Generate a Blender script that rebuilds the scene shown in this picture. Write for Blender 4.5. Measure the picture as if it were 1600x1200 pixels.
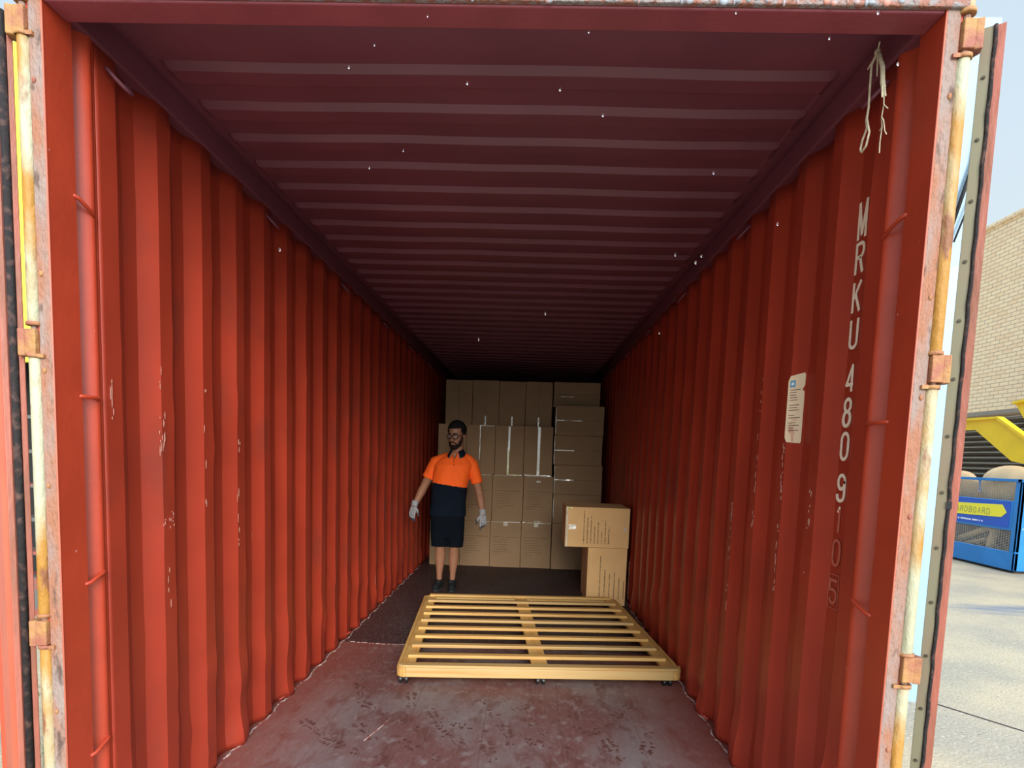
import bpy, bmesh, math, random
from mathutils import Vector, Matrix, noise
random.seed(7)
PI = math.pi
C = bpy.context.scene.collection
for o in list(bpy.data.objects): bpy.data.objects.remove(o)
S = bpy.context.scene

# ------------------------------------------------------------------ camera
F_PX, PPY = 933.7, 797.28
CAM = Vector((0.158, 0.0, 1.4077)); YAW, PITCH, ROLL = -0.0265, -0.0905, 0.034
fwd = Vector((math.sin(YAW)*math.cos(PITCH), math.cos(YAW)*math.cos(PITCH), math.sin(PITCH)))
rgt = Vector((math.cos(YAW), -math.sin(YAW), 0)); upv = rgt.cross(fwd)
r2 = math.cos(ROLL)*rgt + math.sin(ROLL)*upv
u2 = -math.sin(ROLL)*rgt + math.cos(ROLL)*upv
cam_d = bpy.data.cameras.new('camera'); cam = bpy.data.objects.new('camera', cam_d); C.objects.link(cam)
M = Matrix((( r2.x, u2.x, -fwd.x, CAM.x), (r2.y, u2.y, -fwd.y, CAM.y), (r2.z, u2.z, -fwd.z, CAM.z), (0,0,0,1)))
cam.matrix_world = M
cam_d.sensor_fit = 'HORIZONTAL'; cam_d.sensor_width = 36; cam_d.lens = F_PX/1600*36
cam_d.shift_y = (PPY-600)/1600; cam_d.clip_start = 0.05; cam_d.clip_end = 400
S.camera = cam

# ------------------------------------------------------------------ world, sun, exposure
S.view_settings.view_transform = 'Standard'; S.view_settings.look = 'None'
S.view_settings.gamma = 1; S.view_settings.use_curve_mapping = False
S.view_settings.exposure = 0.2
SKY_FRONT, SKY_BACK = 0.80, 2.3
W = bpy.data.worlds.new('sky'); S.world = W; W.use_nodes = True
nt = W.node_tree; nt.nodes.clear()
out = nt.nodes.new('ShaderNodeOutputWorld'); bg = nt.nodes.new('ShaderNodeBackground')
tc = nt.nodes.new('ShaderNodeTexCoord'); sp = nt.nodes.new('ShaderNodeSeparateXYZ')
mr = nt.nodes.new('ShaderNodeMapRange'); mr.interpolation_type = 'SMOOTHSTEP'
mr.inputs[1].default_value = 0.05; mr.inputs[2].default_value = 0.85
mr.inputs[3].default_value = SKY_FRONT; mr.inputs[4].default_value = SKY_BACK
rp = nt.nodes.new('ShaderNodeValToRGB')
rp.color_ramp.elements[0].position = 0.0; rp.color_ramp.elements[0].color = (0.86, 0.97, 1.0, 1)
rp.color_ramp.elements[1].position = 0.8; rp.color_ramp.elements[1].color = (0.62, 0.80, 1.0, 1)
nt.links.new(tc.outputs['Generated'], sp.inputs[0]); dt = nt.nodes.new('ShaderNodeVectorMath'); dt.operation = 'DOT_PRODUCT'; dt.inputs[1].default_value = (0.60, -0.78, 0.18)
nt.links.new(tc.outputs['Generated'], dt.inputs[0]); nt.links.new(dt.outputs['Value'], mr.inputs[0])
nt.links.new(sp.outputs['Z'], rp.inputs[0]); nt.links.new(rp.outputs[0], bg.inputs[0])
zr = nt.nodes.new('ShaderNodeMapRange'); zr.interpolation_type = 'SMOOTHSTEP'
zr.inputs[1].default_value = 0.55; zr.inputs[2].default_value = 0.95; zr.inputs[3].default_value = 1.0; zr.inputs[4].default_value = 2.6
nt.links.new(sp.outputs['Z'], zr.inputs[0]); ml = nt.nodes.new('ShaderNodeMath'); ml.operation = 'MULTIPLY'
nt.links.new(zr.outputs[0], ml.inputs[0]); nt.links.new(mr.outputs[0], ml.inputs[1])
nt.links.new(ml.outputs[0], bg.inputs[1]); nt.links.new(bg.outputs[0], out.inputs[0])
sun_d = bpy.data.lights.new('sun', 'SUN'); sun_d.energy = 4.2; sun_d.angle = math.radians(34); sun_d.color = (1.0, 0.95, 0.88)
sun = bpy.data.objects.new('sun', sun_d); C.objects.link(sun)
sun.rotation_euler = Vector((-0.22, 1.0, -0.40)).to_track_quat('-Z', 'Y').to_euler()

# ------------------------------------------------------------------ material helpers
def mat(name, col, rough=0.6, metal=0.0, var=0.0, scale=4.0, col2=None, thr=(0.45, 0.6), bump=0.0, bscale=60.0,
        stretch=(1, 1, 1), spec=0.5, coat=0.0, trans=0.0):
    m = bpy.data.materials.new(name); m.use_nodes = True
    n = m.node_tree; b = n.nodes['Principled BSDF']
    b.inputs['Roughness'].default_value = rough; b.inputs['Metallic'].default_value = metal
    b.inputs['Specular IOR Level'].default_value = spec
    b.inputs['Coat Weight'].default_value = coat; b.inputs['Transmission Weight'].default_value = trans
    t = n.nodes.new('ShaderNodeTexCoord'); mp = n.nodes.new('ShaderNodeMapping'); mp.inputs['Scale'].default_value = stretch
    n.links.new(t.outputs['Object'], mp.inputs[0])
    no = n.nodes.new('ShaderNodeTexNoise'); no.inputs['Scale'].default_value = scale; no.inputs['Detail'].default_value = 6
    n.links.new(mp.outputs[0], no.inputs['Vector'])
    r = n.nodes.new('ShaderNodeValToRGB')
    c = Vector(col[:3])
    if col2 is None:
        a, d = c*(1-var), c*(1+var); r.color_ramp.elements[0].position = 0.35; r.color_ramp.elements[1].position = 0.65
    else:
        a, d = c, Vector(col2[:3]); r.color_ramp.elements[0].position = thr[0]; r.color_ramp.elements[1].position = thr[1]
    r.color_ramp.elements[0].color = (*a, 1); r.color_ramp.elements[1].color = (*d, 1)
    n.links.new(no.outputs['Fac'], r.inputs[0]); n.links.new(r.outputs[0], b.inputs['Base Color'])
    if bump > 0:
        n2 = n.nodes.new('ShaderNodeTexNoise'); n2.inputs['Scale'].default_value = bscale; n2.inputs['Detail'].default_value = 4
        n.links.new(mp.outputs[0], n2.inputs['Vector'])
        bp = n.nodes.new('ShaderNodeBump'); bp.inputs['Strength'].default_value = bump; bp.inputs['Distance'].default_value = 0.01
        n.links.new(n2.outputs['Fac'], bp.inputs['Height']); n.links.new(bp.outputs[0], b.inputs['Normal'])
    return m

def mix_layer(m, col, scale, stretch, lo, hi, detail=5, rough=None, w=0.0):
    """lay another noise-masked colour over a material made by mat()"""
    n = m.node_tree; b = n.nodes['Principled BSDF']; src = b.inputs['Base Color'].links[0].from_socket
    t = n.nodes.new('ShaderNodeTexCoord'); mp = n.nodes.new('ShaderNodeMapping'); mp.inputs['Scale'].default_value = stretch
    mp.inputs['Location'].default_value = (w, w*1.7, w*0.3)
    no = n.nodes.new('ShaderNodeTexNoise'); no.inputs['Scale'].default_value = scale; no.inputs['Detail'].default_value = detail
    r = n.nodes.new('ShaderNodeMapRange'); r.inputs[1].default_value = lo; r.inputs[2].default_value = hi
    mx = n.nodes.new('ShaderNodeMixRGB'); mx.inputs[2].default_value = (*col, 1)
    n.links.new(t.outputs['Object'], mp.inputs[0]); n.links.new(mp.outputs[0], no.inputs['Vector'])
    n.links.new(no.outputs['Fac'], r.inputs[0]); n.links.new(r.outputs[0], mx.inputs[0])
    n.links.new(src, mx.inputs[1]); n.links.new(mx.outputs[0], b.inputs['Base Color'])
    return m

RED = (0.335, 0.036, 0.016)
m_wall = mat('red_wall_paint', RED, 0.42, var=0.10, scale=2.5, bump=0.12, bscale=14)
mix_layer(m_wall, (0.55, 0.30, 0.24), 9, (3.0, 3.0, 0.35), 0.735, 0.80, 8, w=3.1)
mix_layer(m_wall, (0.20, 0.035, 0.022), 3.0, (1, 1, 0.6), 0.60, 0.80, 6, w=9)
m_roof = mat('red_roof_paint_flare_tint', (0.165, 0.048, 0.072), 0.5, var=0.10, scale=2.0, bump=0.08, bscale=10)  # purple of lens flare haze is mixed into the red roof colour
m_post = mat('red_post_paint', (0.40, 0.045, 0.018), 0.40, var=0.08, scale=5, bump=0.1, bscale=40)
mix_layer(m_post, (0.6, 0.40, 0.33), 60, (1, 1, 0.5), 0.745, 0.78, 3)
m_head = mat('header_paint', (0.28, 0.065, 0.085), 0.45, var=0.1, scale=6, bump=0.1)
m_seal = mat('weathered_steel_strip', (0.26, 0.19, 0.165), 0.8, scale=14, col2=(0.30, 0.125, 0.07), thr=(0.42, 0.62), bump=0.9, bscale=120, stretch=(1, 1, 0.35))
mix_layer(m_seal, (0.10, 0.06, 0.045), 30, (1, 1, 0.4), 0.60, 0.70)
m_headseal = mat('chipped_header_edge', (0.24, 0.22, 0.22), 0.8, scale=35, col2=(0.27, 0.12, 0.085), thr=(0.44, 0.56), bump=1.0, bscale=90)
m_cream = mat('cream_rusting_paint', (0.38, 0.37, 0.25), 0.6, scale=5, col2=(0.36, 0.17, 0.025), thr=(0.45, 0.57), bump=0.5, bscale=70, stretch=(1, 1, 0.5))
mix_layer(m_cream, (0.20, 0.075, 0.03), 16, (1, 1, 0.4), 0.60, 0.68)
m_hinge = mat('rusty_hinge', (0.36, 0.185, 0.06), 0.7, scale=14, col2=(0.27, 0.085, 0.055), thr=(0.40, 0.62), bump=0.5, bscale=60)
m_door = mat('red_door_edge', (0.34, 0.10, 0.065), 0.5, scale=12, col2=(0.24, 0.085, 0.05), thr=(0.48, 0.66), bump=0.3, bscale=60, stretch=(1, 1, 0.3))
m_door2 = mat('red_door_face', (0.50, 0.085, 0.040), 0.5, var=0.1, scale=5)
m_rubber = mat('black_rubber', (0.022, 0.018, 0.018), 0.85, spec=0.2, scale=30, col2=(0.10, 0.055, 0.045), thr=(0.52, 0.7), bump=0.5)
m_alu = mat('dull_retainer_strip', (0.20, 0.18, 0.115), 0.5, metal=0.25, scale=6, col2=(0.22, 0.155, 0.105), thr=(0.48, 0.7))
m_steel = mat('rivet_steel', (0.12, 0.10, 0.07), 0.3, metal=0.7, var=0.1)
m_dark = mat('dark_steel', (0.06, 0.035, 0.035), 0.6, var=0.2)
m_black = mat('black_plastic', (0.012, 0.012, 0.014), 0.4, var=0.1)
m_sealant = mat('cracked_sealant', (0.55, 0.42, 0.38), 0.8, scale=20, col2=(0.3, 0.07, 0.045), thr=(0.45, 0.6), bump=0.6)
m_cream_ink = mat('cream_lettering', (0.92, 0.78, 0.60), 0.6, var=0.05)
m_faded_ink = mat('faded_lettering', (0.52, 0.125, 0.075), 0.6, var=0.08)
m_pine = mat('pine_wood', (0.60, 0.37, 0.115), 0.55, scale=3.5, col2=(0.50, 0.255, 0.065), thr=(0.40, 0.66), stretch=(0.7, 14, 14), bump=0.15, bscale=12)
m_pine_l = mat('pine_wood_lengthwise', (0.60, 0.37, 0.115), 0.55, scale=3.5, col2=(0.50, 0.255, 0.065), thr=(0.40, 0.66), stretch=(14, 0.7, 14), bump=0.15, bscale=12)
m_pine_f = mat('pale_pine_front', (0.50, 0.33, 0.13), 0.5, scale=3.0, col2=(0.46, 0.25, 0.07), thr=(0.44, 0.66), stretch=(0.5, 10, 16))
m_card = mat('brown_cardboard', (0.36, 0.225, 0.12), 0.85, var=0.07, scale=3, bump=0.06, bscale=60)
m_card2 = mat('tan_cardboard', (0.80, 0.49, 0.21), 0.85, var=0.06, scale=3, bump=0.06, bscale=60)
m_tape = mat('glossy_clear_tape', (0.62, 0.56, 0.42), 0.22, var=0.15, scale=20, spec=0.8, coat=0.6)
m_tapey = mat('yellowish_tape', (0.66, 0.62, 0.22), 0.25, var=0.15, scale=20, coat=0.6)
m_ink = mat('dark_print', (0.075, 0.045, 0.028), 0.9)
m_rope = mat('pale_twine', (0.62, 0.57, 0.42), 0.9, var=0.15, scale=90)
m_orange = mat('fluorescent_orange_cloth', (1.0, 0.125, 0.006), 0.8, var=0.03, scale=8, bump=0.5, bscale=9)
m_navy = mat('navy_cloth', (0.006, 0.010, 0.018), 0.95, spec=0.08, var=0.1, scale=8, bump=0.5, bscale=9)
m_navy2 = mat('dark_shorts_cloth', (0.004, 0.006, 0.010), 0.95, spec=0.08, var=0.1, scale=8, bump=0.5, bscale=10)
m_piping = mat('pale_piping', (0.75, 0.42, 0.30), 0.8)
m_skin = mat('skin', (0.32, 0.145, 0.080), 0.55, var=0.06, scale=9)
m_hair = mat('black_hair', (0.008, 0.007, 0.007), 0.8, spec=0.2, var=0.3, scale=60, bump=0.5, bscale=200)
m_beard = mat('dark_beard', (0.018, 0.011, 0.009), 0.9, spec=0.15, var=0.3, scale=60, bump=0.5, bscale=200)
m_lip = mat('lips', (0.42, 0.16, 0.12), 0.5)
m_eye = mat('eye_white', (0.7, 0.68, 0.65), 0.3); m_iris = mat('dark_iris', (0.03, 0.018, 0.01), 0.3)
m_glove = mat('grey_knit_glove', (0.30, 0.31, 0.32), 0.9, var=0.12, scale=40, bump=0.3, bscale=150)
m_gpalm = mat('dark_glove_coating', (0.05, 0.052, 0.06), 0.6, var=0.1)
m_shoe = mat('dark_shoe', (0.014, 0.016, 0.018), 0.8, spec=0.15, var=0.2, scale=30)
m_sole = mat('shoe_sole', (0.03, 0.033, 0.035), 0.8)
m_blue = mat('blue_steel_paint', (0.010, 0.20, 0.56), 0.5, var=0.08, scale=3, bump=0.1)
mix_layer(m_blue, (0.45, 0.52, 0.56), 18, (1, 1, 1), 0.70, 0.74)
m_blue2 = mat('royal_blue_sign', (0.010, 0.09, 0.52), 0.5, var=0.03)
m_yel = mat('yellow_steel_paint', (0.90, 0.58, 0.006), 0.5, var=0.05, scale=3)
m_ysign = mat('yellow_sign', (0.93, 0.80, 0.04), 0.5)
m_white = mat('white_print', (0.85, 0.87, 0.9), 0.5)
m_wire = mat('wire_mesh', (0.50, 0.47, 0.42), 0.5, metal=0.3)
m_shed = mat('bluish_white_cladding', (0.25, 0.36, 0.45), 0.45, var=0.05, scale=2)
m_yfascia = mat('yellow_fascia', (0.95, 0.90, 0.05), 0.5, var=0.03)
m_void = mat('dark_opening', (0.012, 0.012, 0.012), 0.8)

def floor_material():
    m = bpy.data.materials.new('stained_plywood'); m.use_nodes = True
    n = m.node_tree; L = n.links.new; b = n.nodes['Principled BSDF']; b.inputs['Roughness'].default_value = 0.62
    b.inputs['Specular IOR Level'].default_value = 0.35
    t = n.nodes.new('ShaderNodeTexCoord')
    def noi(scale, st, det=6, loc=0):
        mp = n.nodes.new('ShaderNodeMapping'); mp.inputs['Scale'].default_value = st; mp.inputs['Location'].default_value = (loc, loc, 0)
        no = n.nodes.new('ShaderNodeTexNoise'); no.inputs['Scale'].default_value = scale; no.inputs['Detail'].default_value = det
        L(t.outputs['Object'], mp.inputs[0]); L(mp.outputs[0], no.inputs['Vector']); return no.outputs['Fac']
    def mix(fac, a, c):
        mx = n.nodes.new('ShaderNodeMixRGB'); L(fac, mx.inputs[0])
        if isinstance(a, tuple): mx.inputs[1].default_value = (*a, 1)
        else: L(a, mx.inputs[1])
        mx.inputs[2].default_value = (*c, 1); return mx.outputs[0]
    def rng(s, lo, hi, a=0, c=1):
        r = n.nodes.new('ShaderNodeMapRange'); r.inputs[1].default_value = lo; r.inputs[2].default_value = hi
        r.inputs[3].default_value = a; r.inputs[4].default_value = c; L(s, r.inputs[0]); return r.outputs[0]
    c = mix(rng(noi(1.7, (1, 0.7, 1)), 0.44, 0.60), (0.145, 0.062, 0.055), (0.185, 0.145, 0.14))
    c = mix(rng(noi(9, (1.3, 0.6, 1), 9, 4), 0.52, 0.66, 0, 0.75), c, (0.105, 0.038, 0.03))
    c = mix(rng(noi(16, (1, 0.7, 1), 9, 8), 0.56, 0.72, 0, 0.7), c, (0.25, 0.20, 0.19))
    # the dirt dies out and red dust lies along both walls
    sx = n.nodes.new('ShaderNodeSeparateXYZ'); L(t.outputs['Object'], sx.inputs[0])
    ab = n.nodes.new('ShaderNodeMath'); ab.operation = 'ABSOLUTE'; L(sx.outputs['X'], ab.inputs[0])
    c = mix(rng(ab.outputs[0], 0.72, 1.15, 0, 0.75), c, (0.26, 0.062, 0.042))
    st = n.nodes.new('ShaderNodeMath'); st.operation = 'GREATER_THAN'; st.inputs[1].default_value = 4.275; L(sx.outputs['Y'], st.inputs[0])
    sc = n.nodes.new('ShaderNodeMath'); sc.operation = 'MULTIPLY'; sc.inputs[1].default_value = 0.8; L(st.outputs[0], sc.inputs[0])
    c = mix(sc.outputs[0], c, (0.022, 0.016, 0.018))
    # seams between boards
    md = n.nodes.new('ShaderNodeMath'); md.operation = 'PINGPONG'; md.inputs[1].default_value = 0.2
    ad = n.nodes.new('ShaderNodeMath'); ad.operation = 'ADD'; ad.inputs[1].default_value = 0.03
    L(sx.outputs['X'], ad.inputs[0]); L(ad.outputs[0], md.inputs[0])
    c = mix(rng(noi(34, (1.6, 0.5, 1), 10, 6), 0.50, 0.66, 0, 0.22), c, (0.235, 0.195, 0.185))
    c = mix(rng(noi(70, (1.0, 0.8, 1), 6, 12), 0.56, 0.70, 0, 0.28), c, (0.085, 0.03, 0.026))
    c = mix(rng(md.outputs[0], 0.003, 0.0015, 0, 0.45), c, (0.09, 0.035, 0.03))
    c = mix(rng(noi(26, (40, 1.2, 1), 2, 2), 0.70, 0.74, 0, 0.8), c, (0.28, 0.15, 0.12))
    c = mix(rng(noi(120, (1, 1, 1), 2, 2), 0.76, 0.79), c, (0.55, 0.5, 0.45))
    L(c, b.inputs['Base Color'])
    bp = n.nodes.new('ShaderNodeBump'); bp.inputs['Strength'].default_value = 0.25; bp.inputs['Distance'].default_value = 0.005
    L(noi(50, (1, 0.6, 1)), bp.inputs['Height']); L(bp.outputs[0], b.inputs['Normal'])
    return m

def brick_material():
    m = bpy.data.materials.new('cream_brick'); m.use_nodes = True
    n = m.node_tree; L = n.links.new; b = n.nodes['Principled BSDF']; b.inputs['Roughness'].default_value = 0.85
    t = n.nodes.new('ShaderNodeTexCoord'); s = n.nodes.new('ShaderNodeSeparateXYZ'); cb = n.nodes.new('ShaderNodeCombineXYZ')
    L(t.outputs['Object'], s.inputs[0]); L(s.outputs['Y'], cb.inputs['X']); L(s.outputs['Z'], cb.inputs['Y'])
    br = n.nodes.new('ShaderNodeTexBrick'); L(cb.outputs[0], br.inputs['Vector'])
    br.inputs['Scale'].default_value = 1.0; br.inputs['Brick Width'].default_value = 0.24; br.inputs['Row Height'].default_value = 0.082
    br.inputs['Mortar Size'].default_value = 0.007; br.inputs['Color1'].default_value = (1.0, 0.77, 0.48, 1)
    br.inputs['Color2'].default_value = (0.92, 0.62, 0.36, 1); br.inputs['Mortar'].default_value = (0.50, 0.37, 0.27, 1)
    br.inputs['Bias'].default_value = -0.4
    L(br.outputs['Color'], b.inputs['Base Color'])
    bp = n.nodes.new('ShaderNodeBump'); bp.invert = True; bp.inputs['Strength'].default_value = 0.5; bp.inputs['Distance'].default_value = 0.01
    L(br.outputs['Fac'], bp.inputs['Height']); L(bp.outputs[0], b.inputs['Normal'])
    return m

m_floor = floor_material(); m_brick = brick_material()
m_ground = mat('yard_concrete', (0.43, 0.345, 0.225), 0.85, scale=1.2, col2=(0.32, 0.27, 0.20), thr=(0.40, 0.62), bump=0.6, bscale=50)
mix_layer(m_ground, (0.46, 0.41, 0.33), 45, (1, 1, 1), 0.58, 0.70, 8)
mix_layer(m_ground, (0.14, 0.13, 0.12), 60, (1, 1, 1), 0.62, 0.72, 6, w=5)
mix_layer(m_ground, (0.17, 0.18, 0.20), 0.8, (0.35, 1.8, 1), 0.60, 0.68, 4, w=2.2)

# ------------------------------------------------------------------ mesh helpers
def box(bm, x0, x1, y0, y1, z0, z1, mi=0, Mx=None):
    vs = [bm.verts.new((x, y, z)) for x in (x0, x1) for y in (y0, y1) for z in (z0, z1)]
    if Mx is not None:
        for v in vs: v.co = Mx @ v.co
    for q in ((0, 1, 3, 2), (4, 6, 7, 5), (0, 4, 5, 1), (2, 3, 7, 6), (0, 2, 6, 4), (1, 5, 7, 3)):
        f = bm.faces.new([vs[i] for i in q]); f.material_index = mi
    return vs

def ring_frame(d):
    d = d.normalized(); a = Vector((0, 0, 1)) if abs(d.z) < 0.9 else Vector((1, 0, 0))
    u = d.cross(a).normalized(); return u, d.cross(u).normalized()

def tube(bm, pts, rad, n=12, mi=0, round_ends=False, closed=False, flat=None):
    """swept tube; rad a number or list; flat=(ax, s): squash factor along world axis"""
    pts = [Vector(p) for p in pts]; N = len(pts)
    if not isinstance(rad, (list, tuple)): rad = [rad]*N
    rad = list(rad)
    if round_ends and not closed:
        P, Rr = [], []
        d0 = (pts[0]-pts[1]).normalized(); d1 = (pts[-1]-pts[-2]).normalized()
        for k in (3, 2, 1):
            a = k*PI/2/3.4; P.append(pts[0]+d0*rad[0]*math.sin(a)); Rr.append(rad[0]*math.cos(a))
        P += pts; Rr += rad
        for k in (1, 2, 3):
            a = k*PI/2/3.4; P.append(pts[-1]+d1*rad[-1]*math.sin(a)); Rr.append(rad[-1]*math.cos(a))
        pts, rad, N = P, Rr, len(P)
    rings = []; pu = None
    for i, p in enumerate(pts):
        if closed: d = pts[(i+1) % N]-pts[i-1]
        else: d = pts[min(i+1, N-1)]-pts[max(i-1, 0)]
        u, v = ring_frame(d)
        if pu is not None:
            dn = d.normalized(); u = (pu-dn*pu.dot(dn)).normalized(); v = dn.cross(u)
        pu = u
        r = []
        for k in range(n):
            a = 2*PI*k/n; off = (u*math.cos(a)+v*math.sin(a))*rad[i]
            if flat: off[flat[0]] *= flat[1]
            r.append(bm.verts.new(p+off))
        rings.append(r)
    for i in range(N if closed else N-1):
        a, b = rings[i], rings[(i+1) % N]
        for k in range(n):
            f = bm.faces.new((a[k], a[(k+1) % n], b[(k+1) % n], b[k])); f.material_index = mi; f.smooth = True
    if not closed:
        bm.faces.new(list(reversed(rings[0]))).material_index = mi; bm.faces.new(rings[-1]).material_index = mi

def ell(bm, c, r, rot=None, mi=0, seg=20, rings=12):
    Mx = Matrix.Translation(c) @ (rot.to_matrix().to_4x4() if rot is not None else Matrix()) @ Matrix.Diagonal((*r, 1))
    g = bmesh.ops.create_uvsphere(bm, u_segments=seg, v_segments=rings, radius=1, matrix=Mx)
    for v in g['verts']:
        for f in v.link_faces: f.material_index = mi; f.smooth = True
    return g['verts']

def loft(bm, secs, n=24, mi=0, power=2.0):
    """closed loft through (cx, cy, cz, rx, ry) horizontal super-elliptic sections"""
    rings = []
    for cx, cy, cz, rx, ry in secs:
        r = []
        for k in range(n):
            a = 2*PI*k/n; c, s = math.cos(a), math.sin(a)
            r.append(bm.verts.new((cx+rx*math.copysign(abs(c)**(2/power), c), cy+ry*math.copysign(abs(s)**(2/power), s), cz)))
        rings.append(r)
    for a, b in zip(rings, rings[1:]):
        for k in range(n):
            f = bm.faces.new((a[k], a[(k+1) % n], b[(k+1) % n], b[k])); f.material_index = mi; f.smooth = True
    bm.faces.new(list(reversed(rings[0]))).material_index = mi; bm.faces.new(rings[-1]).material_index = mi

def prism(bm, pts, axis, a, b, mi=0):
    """extrude a 2D outline (in the other two axes, in xyz order) from a to b along axis"""
    def mk(p, t):
        q = list(p); q.insert(axis, t); return bm.verts.new(q)
    A = [mk(p, a) for p in pts]; B = [mk(p, b) for p in pts]; N = len(pts)
    bm.faces.new(A).material_index = mi; bm.faces.new(list(reversed(B))).material_index = mi
    for k in range(N): bm.faces.new((A[k], B[k], B[(k+1) % N], A[(k+1) % N])).material_index = mi

def obj(name, bm, mats, parent=None, bevel=0.0, smooth=False, seg=2, auto=False):
    bmesh.ops.recalc_face_normals(bm, faces=bm.faces[:])
    me = bpy.data.meshes.new(name); bm.to_mesh(me); bm.free()
    if not isinstance(mats, (list, tuple)): mats = [mats]
    for m in mats: me.materials.append(m)
    if smooth:
        for p in me.polygons: p.use_smooth = True
    if auto: me.set_sharp_from_angle(angle=math.radians(35))
    o = bpy.data.objects.new(name, me); C.objects.link(o)
    if parent: o.parent = parent
    if bevel:
        b = o.modifiers.new('bevel', 'BEVEL'); b.width = bevel; b.segments = seg; b.limit_method = 'ANGLE'
    return o

def blob(name, bm, mats, parent, voxel, smooth=4, paint=None, factor=0.5):
    """closed overlapping solids fused to one continuous skin"""
    bmesh.ops.recalc_face_normals(bm, faces=bm.faces[:])
    me = bpy.data.meshes.new(name); bm.to_mesh(me); bm.free()
    o = bpy.data.objects.new(name, me); C.objects.link(o)
    r = o.modifiers.new('r', 'REMESH'); r.mode = 'VOXEL'; r.voxel_size = voxel
    s = o.modifiers.new('s', 'SMOOTH'); s.factor = factor; s.iterations = smooth
    dg = bpy.context.evaluated_depsgraph_get(); me2 = bpy.data.meshes.new_from_object(o.evaluated_get(dg))
    o.modifiers.clear(); o.data = me2; me2.name = name
    me2.materials.clear()
    for m in (mats if isinstance(mats, (list, tuple)) else [mats]): me2.materials.append(m)
    for p in me2.polygons:
        p.use_smooth = True
        p.material_index = paint(p.center) if paint else 0
    if parent: o.parent = parent
    return o

def tag(o, label, cat, group=None, kind=None):
    o['label'] = label; o['category'] = cat
    if group: o['group'] = group
    if kind: o['kind'] = kind
    return o
def thing(name, loc, label, cat, group=None, rotz=0):
    o = bpy.data.objects.new(name, None); o.empty_display_size = 0.1; C.objects.link(o)
    o.location = loc; o.rotation_euler = (0, 0, rotz); return tag(o, label, cat, group)
def struct(name, bm, m, label=None, cat=None, **k):
    o = obj(name, bm, m, **k); o['kind'] = 'structure'
    if label: o['label'] = label; o['category'] = cat
    return o
def copy_tree(o, parent=None):
    c = o.copy(); C.objects.link(c)
    if parent: c.parent = parent
    for ch in list(o.children): copy_tree(ch, c)
    return c

# ================================================================== THE CONTAINER
Y0, Y1, H, WI = 1.65, 13.68, 2.668, 1.17
GZ = -0.16
# floor
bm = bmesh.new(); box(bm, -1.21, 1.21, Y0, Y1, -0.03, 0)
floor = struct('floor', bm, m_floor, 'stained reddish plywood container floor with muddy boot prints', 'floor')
# footprints of wet boots on the floor
def bootprint(bm, x, y, a, s=1.0):
    R2 = Matrix.Translation((x, y, 0)) @ Matrix.Rotation(a, 4, 'Z')
    for (v0, v1, w) in ((-0.14, -0.06, 0.034), (-0.02, 0.13, 0.046)):
        k = 0; v = v0
        while v < v1:
            ww = w*math.sin(PI*(0.18+0.64*(v-v0)/(v1-v0)))
            for sx in (-1, 1):
                if random.random() < 0.34: continue
                x0 = sx*random.uniform(0.003, 0.014); x1 = sx*ww*random.uniform(0.6, 1.0)
                t = random.uniform(-0.006, 0.006); q = random.uniform(0.6, 1.25)
                p = [(x0, v), ((x0+x1)/2, v-0.003), (x1, v+t+0.003), (x1*1.03, v+t+0.008*q), ((x0+x1)/2, v+0.013*q), (x0, v+0.010*q)]
                vs = [bm.verts.new(R2 @ Vector((px*s, py*s, z))) for z in (0, 0.0006) for px, py in p]
                bm.faces.new(vs[:6]); bm.faces.new(vs[:5:-1])
                for q in range(6): bm.faces.new((vs[q], vs[6+q], vs[6+(q+1) % 6], vs[(q+1) % 6]))
            v += 0.019; k += 1
bm = bmesh.new()
PR = [(-0.80, 3.42, .3), (-0.66, 3.16, .9), (-0.47, 3.30, .2), (-0.44, 2.98, 1.0), (-0.62, 2.88, .7), (-0.30, 3.08, .4),
      (-0.20, 2.86, .8), (-0.02, 3.32, 1.9), (0.03, 3.10, .3), (-0.10, 2.98, 1.3), (0.10, 2.90, .2), (0.20, 3.28, 2.4),
      (0.24, 3.02, .5), (0.30, 2.82, 1.2), (0.45, 3.12, .1), (0.58, 3.02, 2.2), (0.62, 2.80, .3), (-0.70, 2.72, 1.1),
      (-0.32, 2.72, .9), (0.02, 2.72, .3), (-0.55, 3.62, .2), (0.80, 2.90, 2.9), (-0.9, 2.9, .8), (0.72, 3.25, 2.6), (-0.45, 2.55, .4), (0.25, 2.5, .6)]
for x, y, a in PR: bootprint(bm, x, y, a, random.uniform(0.85, 1.05))
m_print = mat('damp_boot_mark', (0.088, 0.032, 0.026), 0.6, var=0.2, scale=40)
fp = obj('boot_marks', bm, m_print, floor); fp['kind'] = 'stuff'; fp['label'] = 'dark damp tread marks of boots'
# cross joint with light debris
bm = bmesh.new(); xx = -1.12
while xx < -0.72:
    w = random.uniform(0.01, 0.05); yy = 4.27+0.015*math.sin(xx*9)+random.uniform(-.004, .004)
    box(bm, xx, xx+w, yy, yy+random.uniform(0.003, 0.008), 0, 0.002); xx += w+random.uniform(0, .02)
tube(bm, [(-0.60, 2.78, 0.001), (-0.55, 2.95, 0.001), (-0.52, 3.1, 0.001)], 0.002, 5)
obj('chipped_joint', bm, m_sealant, floor)

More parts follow.
